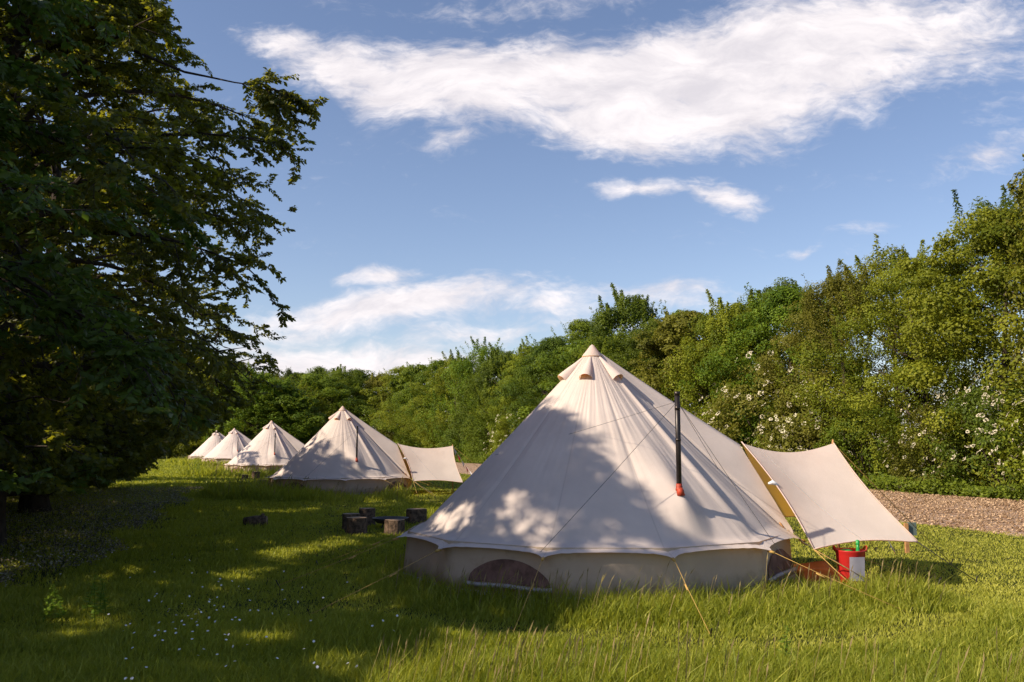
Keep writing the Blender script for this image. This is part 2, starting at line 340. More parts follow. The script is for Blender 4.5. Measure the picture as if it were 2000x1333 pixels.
# ------------------------------------------------------------------ bell tent
AP = 3.0; RT = 2.56; PH = -17.0; ZE = .56
D_ = np.array([1.93, 0, 1.70])              # door peak, in the door's own axis
TH_D = 88.
def thdir(t): t = R(t); return Vector((math.sin(t), -math.cos(t), 0))
def pol(t, r, z): d = thdir(t); return Vector((d.x * r, d.y * r, z))
PIPE_TH, PIPE_R = 24.6, 1.93
def eave(t):
    k = ((t - PH) % 30) / 30; c_ = 4 * k * (1 - k)
    r = RT * math.cos(R(15)) / math.cos(R(15 - 30 * k)) - .035 * c_; z = ZE + .02 * c_ - .03 * math.exp(-((min(k, 1 - k)) / .05) ** 2)
    r += .05 * math.exp(-((min(k, 1 - k)) / .035) ** 2)
    return r, z, c_
E1, E2 = pol(76.5, 2.50, .63), pol(99.5, 2.50, .63); DP = pol(TH_D, 1.93, 1.70)
def base_pt(t):
    """lower edge of the roof at bearing t, and how much it belongs to the door ridge"""
    if 76.5 <= t <= TH_D: k = (t - 76.5) / (TH_D - 76.5); return E1.lerp(DP, k), 1., 0
    if TH_D < t <= 99.5: k = (99.5 - t) / (99.5 - TH_D); return E2.lerp(DP, k), 1., 0
    r, z, c_ = eave(t); wgt = 0.
    if 43 < t < 76.5: wgt = ((t - 43) / 33.5) ** 2 * .6
    if 99.5 < t < 133: wgt = ((133 - t) / 33.5) ** 2 * .6
    return pol(t, r, z), wgt, c_
def fnoise(x, s): return math.sin(x * 1.7 + s) + .6 * math.sin(x * 3.9 + 2 * s) + .4 * math.sin(x * 7.3 + 3 * s)
PB = pol(PIPE_TH, PIPE_R, 0)
def roof_pt(t, u):
    B, wd, c_ = base_pt(t); A = Vector((0, 0, AP))
    f = u if u < .9 else u
    g = u / .905 * .958 if u < .905 else .958 + (u - .905) / .095 * .042
    g = g * (1 - wd) + u * wd
    if wd == 0 or c_: rc = 2.52 / max(.1, math.hypot(B.x, B.y)); rc = 1 + (rc - 1) * (1 - u ** 4) * (1 - wd); B = Vector((B.x * rc, B.y * rc, B.z))
    p = Vector((B.x * f, B.y * f, AP + (B.z - AP) * g))
    p.z -= .045 * math.sin(PI * u) * (1 - .5 * wd)
    out = thdir(t) * .66 + Vector((0, 0, .72))
    p -= out * (.008 * c_ * math.sin(PI * min(1, u * 1.02)))
    # folds gathered at the peak and at the tips
    fold = .004 * fnoise(t * .42, 1.) * (u * 2.2 if u < .35 else .77 * max(0, 1 - (u - .35) / .55)) + .002 * fnoise(t * 1.1 + 4 * u, 2.)* u * (1 - u) * 2
    k = ((t - PH) % 30); dk = min(k, 30 - k)
    if u > .7: fold += .009 * math.sin(dk * 1.9) * math.exp(-dk / 5) * (u - .7) / .3
    # taut fold from the peak towards the seams next to the door
    fold += .045 * math.exp(-((t - 47) / 3.2) ** 2) * math.sin(PI * u) - .05 * math.exp(-((t - 56) / 5.) ** 2) * math.sin(PI * u)
    p += out * fold
    # canvas pushed out round the stove pipe
    d = (Vector((p.x, p.y, 0)) - PB); rad = d.dot(thdir(PIPE_TH)); tan = (d - thdir(PIPE_TH) * rad).length
    rad *= (1.0 if rad > 0 else .45); dd = math.hypot(rad / .42, tan / .36)
    p += out * (.15 * max(0, 1 - dd) ** 1.25)
    return p
def build_tent():
    root = empty('bell_tent', (0, 0, 0))
    ths = sorted(set([round(PH + 1.0 * k, 3) for k in range(360)] + [76.5, 88., 99.5, 76.45, 99.55])); us = [0.012] + [k / 64 for k in range(1, 65)]
    nt_, nu = len(ths), len(us); V_ = []; UVp = []
    for t in ths:
        for u in us: V_.append(tuple(roof_pt(t, u))); UVp.append(((t - PH) / 30, u))
    fl = []; uvs = []; 
    for a in range(nt_):
        b = (a + 1) % nt_
        for k in range(nu - 1):
            q = [a * nu + k, a * nu + k + 1, b * nu + k + 1, b * nu + k]; fl += q
            ub = UVp[b * nu][0] + (12 if b == 0 else 0)
            uvs += [UVp[q[0]], UVp[q[1]], (ub, us[k + 1]), (ub, us[k])]
    me = fast_mesh('roof', np.array(V_), fl, np.full(len(fl) // 4, 4), None, np.array(uvs))
    mesh_obj('roof', me, M_canvas, root, True)
    # peak cap
    m = MB(); n = 24; rs = [(0.004, AP + .035), (.03, AP + .015), (.075, AP - .045), (.125, AP - .105), (.137, AP - .128)]
    vs = [(r * math.sin(2 * PI * j / n), r * math.cos(2 * PI * j / n), z) for r, z in rs for j in range(n)]
    m.add(vs, [(i * n + j, (i + 1) * n + j, (i + 1) * n + (j + 1) % n, i * n + (j + 1) % n) for i in range(len(rs) - 1) for j in range(n)]); m.build('peak_cap', M_awn, root, True)
    # hooded vents
    for t in (-72, -17, 43, 103, 163, 223):
        m = MB(); hv = MB(); rows = []; ap = roof_pt(t, .10); cx = thdir(t); sx = Vector((cx.y * -1, cx.x, 0)); 
        for i, u in enumerate((.055, .09, .12, .15, .172)):
            q = roof_pt(t, u); hw = (.018, .042, .064, .08, .088)[i]; ht = (.012, .04, .072, .1, .115)[i]
            rows.append([q + sx * (hw * math.cos(PI * (1 - j / 8))) + (cx * .55 + Vector((0, 0, .6))) * (ht * math.sin(PI * j / 8) ** .8) + Vector((0, 0, .004)) - cx * .006 * abs(math.cos(PI * j / 8)) for j in range(9)])
        fs = [(i * 9 + j, i * 9 + j + 1, (i + 1) * 9 + j + 1, (i + 1) * 9 + j) for i in range(4) for j in range(8)]
        m.add([p for r_ in rows for p in r_], fs); hood = m.build('vent_hood', M_canvas, root, True)
        hood.data.uv_layers.new(name='UVMap')
        for l in hood.data.uv_layers[0].data: l.uv = (.25, .6)
        hv.add([p - cx * .012 - Vector((0, 0, .004)) for p in rows[3]] , [tuple(range(9))]); hv.build('vent_opening', M_lin, hood)
    # wall
    vs = []; ths2 = [PH + 2 * k for k in range(180)]; zs = [0, .08, .2, .35, .5, .62]
    for t in ths2:
        k = ((t - PH) % 30) / 30; c_ = 4 * k * (1 - k); r0 = (RT - .11) * math.cos(R(15)) / math.cos(R(15 - 30 * k))
        for z in zs:
            r_ = r0 + .05 * (1 - z / .62) - .02 * c_ * math.sin(PI * z / .62) + .012 * fnoise(t * .25, 3 * z) * (1 - z / .62) + (.12 * math.exp(-(z / .14) ** 2) * math.exp(-((t + 77) / 2.5) ** 2))
            vs.append(tuple(pol(t, r_, z)))
    fs = []
    for a in range(180):
        if 76 < ths2[a] < 100: continue
        b = (a + 1) % 180
        for k in range(5): fs.append((a * 6 + k, b * 6 + k, b * 6 + k + 1, a * 6 + k + 1))
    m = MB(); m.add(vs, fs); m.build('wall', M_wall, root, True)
    # mud skirt
    m = MB(); vs = [tuple(pol(t, (RT - .11) * math.cos(R(15)) / math.cos(R(15 - ((t - PH) % 30))) + e, z)) for t in ths2 for e, z in ((.035, .0), (.06, .075), (.052, .12))]
    m.add(vs, [(a * 3 + k, ((a + 1) % 180) * 3 + k, ((a + 1) % 180) * 3 + k + 1, a * 3 + k + 1) for a in range(180) if not 76 < ths2[a] < 100 for k in range(2)]); m.build('mud_skirt', M_flap, root, True)
    # half moon windows with a rolled flap below
    for t in (-28, 60, 152, 242):
        def wp(dx, z, o=.02):
            tt = t + math.degrees(dx / 2.38); k = ((tt - PH) % 30) / 30
            return pol(tt, (RT - .11) * math.cos(R(15)) / math.cos(R(15 - 30 * k)) + .05 * (1 - z / .62) - .08 * k * (1 - k) * math.sin(PI * z / .62) + .012 * fnoise(tt * .25, 3 * z) * (1 - z / .62) + o, z)
        n = 12; rows = 6; m = MB(); vs = []
        for o in (.016, .006):
            for b in range(rows):
                q = b / (rows - 1); hw = .50 * (1 - q ** 2.4 * .45)
                vs += [wp(hw * (2 * a / n - 1), .21 + .26 * q - .05 * q * (2 * a / n - 1) ** 2, o) for a in range(n + 1)]
        N1 = n + 1; m.add(vs, [(b * N1 + a, b * N1 + a + 1, (b + 1) * N1 + a + 1, (b + 1) * N1 + a) for b in range(rows - 1) for a in range(n)]); win = m.build('window', M_mesh, root, True)
        m = MB(); m.tube([wp(.53 * q, .185 + .006 * math.cos(q * 5), .03) for q in np.linspace(-1, 1, 15)], .024, 7); m.build('rolled_flap', M_flap, win, True)
    # door curtain in the A frame and its poles
    m = MB(); g1, g2 = pol(74.5, 2.52, 0), pol(101.5, 2.52, 0); off = thdir(TH_D) * -.05
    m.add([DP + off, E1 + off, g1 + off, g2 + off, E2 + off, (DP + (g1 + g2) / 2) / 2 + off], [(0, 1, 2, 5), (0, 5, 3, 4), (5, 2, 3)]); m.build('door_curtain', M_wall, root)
    for g, e in ((g1, E1), (g2, E2)):
        m = MB(); m.tube([g + off * 2, e + off * 2, DP + off * 2.6], .016, 8); m.build('door_pole', M_pole, root, True)
    # stove pipe
    b0 = roof_pt(PIPE_TH, PIPE_R / RT * 1.0); b0 = Vector((PB.x, PB.y, max(roof_pt(PIPE_TH, u / 100).z for u in range(70, 95) if abs(Vector(roof_pt(PIPE_TH, u / 100)[:2]).length - PIPE_R) < .03)))
    build_tent.pb = b0.copy(); H = 1.10
    m = MB(); m.tube([b0 + Vector((0, 0, z)) for z in (-.25, .5, H)], .030, 16); pipe = m.build('stove_pipe', M_pipe, root, True)
    for za, zb, rc in ((H - .20, H - .15, .0325), (H - .03, H + .012, .034), (H * .5, H * .5 + .03, .0325)):
        m = MB(); m.tube([b0 + Vector((0, 0, z)) for z in (za, zb)], rc, 16); m.build('pipe_collar', M_steel, pipe, True)
    m = MB(); o = thdir(PIPE_TH); m.tube([b0 + Vector((0, 0, -.06)) + o * .03, b0 + Vector((0, 0, .0)) + o * .018, b0 + Vector((0, 0, .012)) + o * .01], [.046, .040, .036], 18)
    m.tube([b0 + Vector((0, 0, z)) for z in (.0, .02, .025, .045, .05, .075)], [.041, .040, .036, .036, .034, .033], 18); m.build('flashing', M_sil, pipe, True)
    top = b0 + Vector((0, 0, H - .1))
    for k_, (t, u) in enumerate(((-18, .985), (52, 1.0), (106, .9), (-70, .55))):
        q = roof_pt(t, u) + Vector((0, 0, .02)) if k_ != 1 else pol(48, 2.95, .02)
        m = MB(); m.tube([top, top.lerp(q, .5) - Vector((0, 0, .012)), q], .0028 if k_ < 3 else .0022, 5); m.build('stay_wire', M_wire, pipe)
    # guy ropes and pegs
    for k in range(12):
        t = PH + 30 * k; r0, z0, _ = eave(t); a = pol(t, r0 - .01, z0); dt = (1, -3, 3, 6, 2, 0)[k % 6]; L = (3.9, 3.85, 4.0, 4.2)[k % 4]; bq = pol(t + dt, L, .03)
        m = MB(); m.tube([a, a.lerp(bq, .35) - Vector((0, 0, .008)), bq], .003, 6); mid = a.lerp(bq, .38); e = (bq - a).normalized() * .05
        m.tube([mid - e + Vector((0, 0, -.02)), mid + e + Vector((0, 0, -.025))], .009, 5); m.tube([a + (a - pol(t, 0, z0)) * -.015, a + e * .8], .016, 6)
        rp = m.build('guy_rope', M_rope, root, True)
        m = MB(); o = thdir(t + dt); m.tube([bq + Vector((0, 0, .06)) + o * .03, bq - Vector((0, 0, .1)) - o * .05], .008, 6); m.build('peg', M_steel, rp)
    return root
tent = build_tent()
TL = ['large cream bell tent in front, nearest to the viewer, tree shade dappling its roof', 'second nearest cream bell tent, with black stove pipe and smaller awning on its right',
      'third cream bell tent in the row, standing in sun left of the second', 'fourth cream bell tent, small and partly behind the third tent and a leafy twig', 'farthest and smallest bell tent, at the left end of the row by the trees']
tents = [tent] + [copy_tree(tent) for _ in range(4)]
for i, (t, (x, y)) in enumerate(zip(tents, T)):
    t.location = (x, y, 0); t.scale = (1, 1, 1) if i else (1, 1, 1.0); tag(t, TL[i], 'bell tent', 'bell tents pitched in a row')
    if i: t.rotation_euler = (0, 0, R((0, 1, -3, 2, 4)[i]))

# ------------------------------------------------------------------ awnings
O1 = Vector((*T[0], 0))
def build_awning(O1, rot, p1, c1, c2, c1b, c2b, g):
    root = empty('awning', O1)
    ro = lambda p: Vector((p.x * math.cos(rot) - p.y * math.sin(rot), p.x * math.sin(rot) + p.y * math.cos(rot), p.z))
    dpk, e1 = ro(DP), ro(E1)
    d0 = dpk + Vector((.03, 0, .02))
    m = MB(); nu, nv = 28, 20
    for side, (a, b) in enumerate(((c1, c2), (c1b, c2b))):
        vs = []
        for i in range(nu + 1):
            u = i / nu
            for j in range(nv + 1):
                k = j / nv
                top = d0.lerp(p1, u) - Vector((0, 0, .125 * math.sin(PI * u) ** .9)) 
                bot = a.lerp(b, u) + Vector((0, (1 if side == 0 else -1) * .09 * math.sin(PI * u), .05 * math.sin(PI * u)))
                p = top.lerp(bot, k)
                # side edges pulled in between the corners
                p += (d0.lerp(p1, .5) - p) * 0
                inw = .07 * math.sin(PI * k) * ((1 - u) ** 3 - u ** 3); p.x += inw
                p.z -= .05 * math.sin(PI * k) * math.sin(PI * u); p.z += .006 * math.sin(9 * u + 5 * k) * math.sin(PI * k)
                vs.append(p)
        n = nv + 1
        m.add(vs, [((i + 1) * n + j, i * n + j, i * n + j + 1, (i + 1) * n + j + 1) if side else (i * n + j, (i + 1) * n + j, (i + 1) * n + j + 1, i * n + j + 1) for i in range(nu) for j in range(nv)])
    can = m.build('canopy', M_awn, root, True)
    # hems
    edge = lambda a, b, sg: [a.lerp(b, k / 12) + Vector((0, sg * .09 * math.sin(PI * k / 12), .05 * math.sin(PI * k / 12))) for k in range(13)]
    for q in (edge(c1, c2, 1), edge(c1b, c2b, -1), [d0.lerp(c1, k / 12) + Vector((.07 * math.sin(PI * k / 12), 0, .012)) for k in range(13)], [p1.lerp(c2, k / 12) + Vector((-.07 * math.sin(PI * k / 12), 0, .012)) for k in range(13)]):
        m = MB(); m.tube(q, .009, 5); m.build('hem', M_awn, can, True)
    m = MB(); k0 = .18; a = d0.lerp(p1, k0) - Vector((0, 0, .125 * math.sin(PI * k0) ** .9 - .012)); b = c1.lerp(c2, .42) + Vector((0, .08, .08))
    q = []
    for j in range(15):
        k = j / 14; u = k0 + (.5 - k0) * k; top = d0.lerp(p1, u) - Vector((0, 0, .125 * math.sin(PI * u) ** .9)); bot = c1.lerp(c2, u) + Vector((0, .09 * math.sin(PI * u), .05 * math.sin(PI * u)))
        p = top.lerp(bot, k); p.x += .07 * math.sin(PI * k) * ((1 - u) ** 3 - u ** 3); p.z -= .05 * math.sin(PI * k) * math.sin(PI * u); p.z += .006; q.append(p)
    m.tube(q, .0035, 4); m.build('seam', M_flap, can)
    # pole with its finial
    pz = p1 + Vector((0, 0, 0)); m = MB(); m.tube([Vector((p1.x + .02, p1.y, 0)), p1 + Vector((0, 0, .005)), p1 + Vector((0, 0, .05))], [.018, .018, .010], 10); m.build('pole', M_pole, root, True)
    # toggles holding it to the tent
    for k in (.42,):
        m = MB(); q = d0.lerp(c1, k) + Vector((.04, 0, 0)); m.tube([q + Vector((-.06, .0, .01)), q + Vector((-.01, -.01, .03)), q + Vector((.06, -.02, -.01))], [.012, .03, .014], 7); m.build('toggle', M_wht, root, True)
    pts = [(c1, g[0]), (c1, g[1]), (c2, g[2]), (c1b, c1b + Vector((.2, 1.3, -c1b.z))), (c2b, c2b + Vector((.7, 1.1, -c2b.z))), (p1, Vector((p1.x + 1.9, p1.y + .8, 0)))]
    for a, b in pts:
        b = Vector((b.x, b.y, .02)); m = MB(); m.tube([a, a.lerp(b, .5) - Vector((0, 0, .008)), b], .0055, 5); rp = m.build('guy_rope', M_rope if a is not c2 else M_wire, root, True)
        m = MB(); m.tube([b + Vector((.02, 0, .06)), b - Vector((.02, 0, .1))], .008, 6); m.build('peg', M_steel, rp)
    # door bottom straps to the tent
    m = MB(); m.tube([e1, e1.lerp(c1, .5) - Vector((0, 0, .03)), c1 + Vector((.7, -.2, -.42))], .004, 5); m.build('strap', M_wire, root)
    return root, p1, c2
c1b = at(1486, 1014, 13.0) - O1
aw, AWP, AWC = build_awning(O1, 0., at(1627, 866, 12.0) - O1, at(1589, 1073, 10.62) - O1, at(1792, 1059, 10.72) - O1, c1b, c1b + Vector((1.45, .15, 0)),
                            (at(1682, 1122, 10.2) - O1, at(1725, 1120, 10.6) - O1, at(1905, 1114, 11.2) - O1))
tag(aw, 'large cream awning stretched from the door of the nearest tent to a pole', 'awning', 'awnings at the tent doors')
O2 = Vector((*T[1], 0)); c1b = at(795, 932, 32.4) - O2; q1, q2 = at(807, 940, 29.7) - O2, at(904, 943, 29.9) - O2
aw2, AWP2, _ = build_awning(O2, tents[1].rotation_euler.z, at(884, 871, 31.1) - O2, q1, q2, c1b, c1b + Vector((1.5, .2, 0)), (q1 + Vector((.8, -.8, -.5)), q1 + Vector((.3, -1.2, -.5)), q2 + Vector((.9, -.4, -.5))))
tag(aw2, 'smaller looking cream awning beside the second tent, with bunting at its pole', 'awning', 'awnings at the tent doors')

# ------------------------------------------------------------------ bunting
def bunting(o, p, q, cols, label, sag=.15, size=.11, ts=None):
    root = empty('bunting', o); tag(root, label, 'bunting', 'bunting strings on the awnings'); m = MB()
    f = lambda k: p.lerp(q, k) - Vector((0, 0, sag * math.sin(PI * k)))
    m.tube([f(k / 16) for k in range(17)], .004, 5); m.build('string', M_wht, root)
    d = (q - p).normalized(); n = len(cols); ts = ts or [(k + .6) / (n + .2) for k in range(n)]
    for k, mt in zip(ts, cols):
        a = f(k); e = Vector((d.x, d.y, d.z)) * size * .5; dn = Vector((.02, -.03, -size * 1.15)); th = Vector((-d.y, d.x, 0)).normalized() * .002
        m = MB(); vs = [a - e, a + e, a + dn]; m.add([x + th for x in vs] + [x - th for x in vs], [(0, 1, 2), (5, 4, 3), (0, 3, 4, 1), (1, 4, 5, 2), (2, 5, 3, 0)]); m.build('flag', mt, root)
bunting(O2, AWP2, AWP2 + Vector((.75, -.35, -1.02)), [M_lblue, M_pink, M_wht, M_salmon, M_wht], 'string of coloured bunting flags running down from the awning pole of the second tent', .06, .17)
bunting(O1, AWP + Vector((0, .01, .02)), at(1748, 1079, 11.6) - O1, [M_lblue, M_oran, M_pink, M_wht, M_salmon, M_pink, M_wht, M_lblue, M_pink], 'string of small bunting flags from the nearest awning pole down to the lawn', .0, .075, [.04, .09, .2, .35, .5, .65, .86, .92, .97])

# ------------------------------------------------------------------ things on the grass
def lathe(m, prof, n=20, c_=(0, 0, 0), sq=1., jit=0.):
    vs = []; js = [1 + jit * math.sin(3 * 2 * PI * j / n + 1) + jit * .8 * math.sin(7 * 2 * PI * j / n) + random.uniform(-jit, jit) * .5 for j in range(n)]
    for r, z in prof:
        for j in range(n): t = 2 * PI * j / n; vs.append((c_[0] + r * math.cos(t) * js[j], c_[1] + r * math.sin(t) * sq * js[j], c_[2] + z))
    k = len(prof); m.add(vs, [(i * n + j, i * n + (j + 1) % n, (i + 1) * n + (j + 1) % n, (i + 1) * n + j) for i in range(k - 1) for j in range(n)])
def stump(loc, r, h, label, group, rz=0, lean=0.):
    r *= .92; h *= .88; root = empty('log_stool', (*loc[:2], 0), rz); root.rotation_euler = (lean, 0, rz); tag(root, label, 'log stool', group)
    m = MB(); lathe(m, [(r * 1.06, -.03), (r * 1.03, h * .2), (r, h * .55), (r * 1.01, h * .9), (r * .99, h)], 26, jit=.035); m.add([(0, 0, -.03)], []); m.build('bark', M_log, root)
    m = MB(); n = 26; js = [1 + .035 * math.sin(3 * 2 * PI * j / n + 1) + .028 * math.sin(7 * 2 * PI * j / n) for j in range(n)]
    for q in range(4): pass
    m.add([(r * .985 * js[j] * math.cos(2 * PI * j / n), r * .985 * js[j] * math.sin(2 * PI * j / n), h + .004) for j in range(n)], [tuple(range(n))]); m.build('cut_top', M_cut, root)
    return root
SG = 'log stools round the fire pit by the nearest tent'
stump((-3.07, 18.9), .185, .40, 'tallest dark log stool at the back of the cluster of three stools', SG)
stump((-2.98, 17.2), .215, .34, 'front log stool of the cluster of three, split bark showing a pale strip', SG, 1.)
stump((-3.22, 17.9), .19, .36, 'dark log stool wedged half hidden behind the front stool', SG, 2.)
stump((-2.25, 17.2), .21, .29, 'low dark log stool just left of the nearest tent, before the fire pit', SG, .5)
stump((-2.05, 19.2), .23, .36, 'dark log stool half hidden behind the left edge of the nearest tent', SG, 1.5)
G2 = 'log stools beside the second tent'
stump((-12.5, 43.4), .20, .42, 'pale sunlit log stool on the worn patch left of the second tent', G2)
stump((-12.95, 43.2), .17, .26, 'small low log stool touching the pale sunlit stool on its left', G2, 1)
stump((-9.3, 33.2), .25, .42, 'log stool at the left eave tip of the second tent', G2, 1)
fp = empty('fire_pit', (-2.5, 18.4, 0)); tag(fp, 'low round metal fire pit between the log stools', 'fire pit')
m = MB(); lathe(m, [(.10, .1), (.26, .12), (.36, .2), (.38, .2), (.27, .1), (.10, .08)], 24); m.build('bowl', M_metal, fp, True)
for k in range(3):
    a = 2.1 * k; m = MB(); m.tube([(.22 * math.cos(a), .22 * math.sin(a), .12), (.3 * math.cos(a), .3 * math.sin(a), -.02)], .015, 6); m.build('leg', M_metal, fp)
lg = empty('fallen_log', (-5.35, 18.7, 0)); tag(lg, 'short weathered log lying in the shaded grass', 'log')
m = MB(); m.tube([(-.24, -.02, .08), (0, 0, .10), (.16, .03, .11), (.22, .03, .12)], [.10, .12, .115, .09], 12); m.tube([(.1, .02, .16), (.16, -.02, .25)], [.05, .03], 7); m.build('bark', M_log, lg, True)
m = MB(); m.tube([(.215, .03, .12), (.226, .031, .12)], [.085, .085], 12); m.build('cut_end', M_cut, lg)
sk = empty('white_bag', (-31.2, 90.3, 0)); tag(sk, 'small pale sack lying in the grass before the fourth tent', 'sack'); sk.location = (*gr(403, 903)[:2], 0)
m = MB(); lathe(m, [(.02, 0), (.36, .03), (.42, .18), (.33, .38), (.12, .48), (.02, .5)], 16, jit=.06); m.build('cloth', M_stone, sk, True)
m = MB(); m.tube([(.0, 0, .46), (.02, 0, .56), (.1, 0, .6)], [.06, .04, .08], 8); m.build('tied_neck', M_stone, sk, True)
pb = gr(437, 909); bd = empty('grey_bench', (pb.x, pb.y, 0)); tag(bd, 'low pale plank bench in the grass before the third tent', 'bench')
m = MB(); m.box((0, 0, .3), (1.1, .3, .05)); m.build('seat', M_stone, bd)
for sx_ in (-.42, .42): m = MB(); m.box((sx_, 0, .135), (.08, .26, .27)); m.build('leg', M_cut, bd)

# red trug with green and paper things
tx, ty = at(1661, 1090, 10.78)[:2]
bk = empty('red_tub', (tx, ty, 0)); bk.scale = (.84, .84, .97); tag(bk, 'red flexible plastic tub under the edge of the nearest awning', 'tub')
m = MB(); lathe(m, [(.001, .02), (.15, .02), (.17, .16), (.205, .44), (.212, .455), (.205, .46), (.196, .45), (.162, .16), (.14, .035), (.001, .035)], 28); m.build('body', M_red, bk, True)
for s in (-1, 1):
    m = MB(); m.tube([(s * .2, -.06, .44), (s * .225, -.045, .485), (s * .23, 0, .50), (s * .225, .045, .485), (s * .2, .06, .44)], .013, 8); m.build('handle', M_red if s < 0 else M_sil, bk, True)
bt = empty('green_bottle', (tx + .075, ty - .05, .0)); tag(bt, 'green bottle standing in the red tub', 'bottle')
m = MB(); lathe(m, [(.001, 0), (.045, .0), (.045, .33), (.03, .42), (.018, .47), (.018, .53), (.001, .53)], 14); m.build('body', M_green, bt, True)
m = MB(); lathe(m, [(.022, .51), (.022, .56), (.001, .565)], 12); m.build('cap', M_green, bt, True)
gc = empty('green_cloth', (tx - .04, ty + .02, .25)); tag(gc, 'dark green folded cloth heaped inside the red tub', 'cloth')
m = MB(); lathe(m, [(.10, 0), (.11, .10), (.08, .18), (.04, .2), (.001, .19)], 14, jit=.08); m.build('folds', M_green, gc, True)
pp_s = .82
pp = empty('paper_sheet', (tx + .01, ty - .180, .10)); tag(pp, 'white paper sheet hanging on the front of the red tub', 'paper')
m = MB()
vs = [(x_, (.018 - .5 * x_ * x_ * -1) - .03 * z_ / .36 + .004 * math.sin(20 * x_) + .0, z_) for z_ in np.linspace(0, .34, 7) for x_ in np.linspace(-.11, .11, 9)]
vs2 = [(a, b + .003, c_) for a, b, c_ in vs]; q = [(i * 9 + j, i * 9 + j + 1, (i + 1) * 9 + j + 1, (i + 1) * 9 + j) for i in range(6) for j in range(8)]
m.add(vs + vs2, q + [tuple(k + 63 for k in f[::-1]) for f in q]); m.build('sheet', M_paper, pp, True); pp.scale = (pp_s, pp_s, pp_s)

ps = empty('wooden_post', (6.22, 14.15, 0)); tag(ps, 'short wooden post on the lawn behind the awning corner', 'post')
m = MB(); m.box((0, 0, .22), (.055, .055, .48)); m.build('stake', M_pole, ps)
m = MB(); m.box((.105, .03, .37), (.13, .04, .20)); m.build('grey_box', M_grey, ps)

# entrance mat / groundsheet showing beside the door
gs = empty('groundsheet', (T[0][0] + 2.6, T[0][1] - .1, 0)); tag(gs, 'orange brown groundsheet laid at the door of the nearest tent', 'groundsheet')
m = MB(); n = 8
vs = [(x_ * .62 - .1, y_ * .8 - .45, .085 + .02 * math.sin(5 * x_ + 3 * y_) + .045 * (abs(y_ - .5) > .45)) for y_ in np.linspace(0, 1, 9) for x_ in np.linspace(0, 1, 9)]
vs2 = [(a, b, 0) for a, b, c_ in vs]; q = [(i * 9 + j, i * 9 + j + 1, (i + 1) * 9 + j + 1, (i + 1) * 9 + j) for i in range(8) for j in range(8)]
ring = [i for i in range(9)] + [9 * i + 8 for i in range(1, 9)] + [72 + i for i in range(7, -1, -1)] + [9 * i for i in range(7, 0, -1)]
m.add(vs + vs2, q + [(ring[k], ring[k - 1], ring[k - 1] + 81, ring[k] + 81) for k in range(len(ring))]); m.build('sheet', M_org, gs, True)

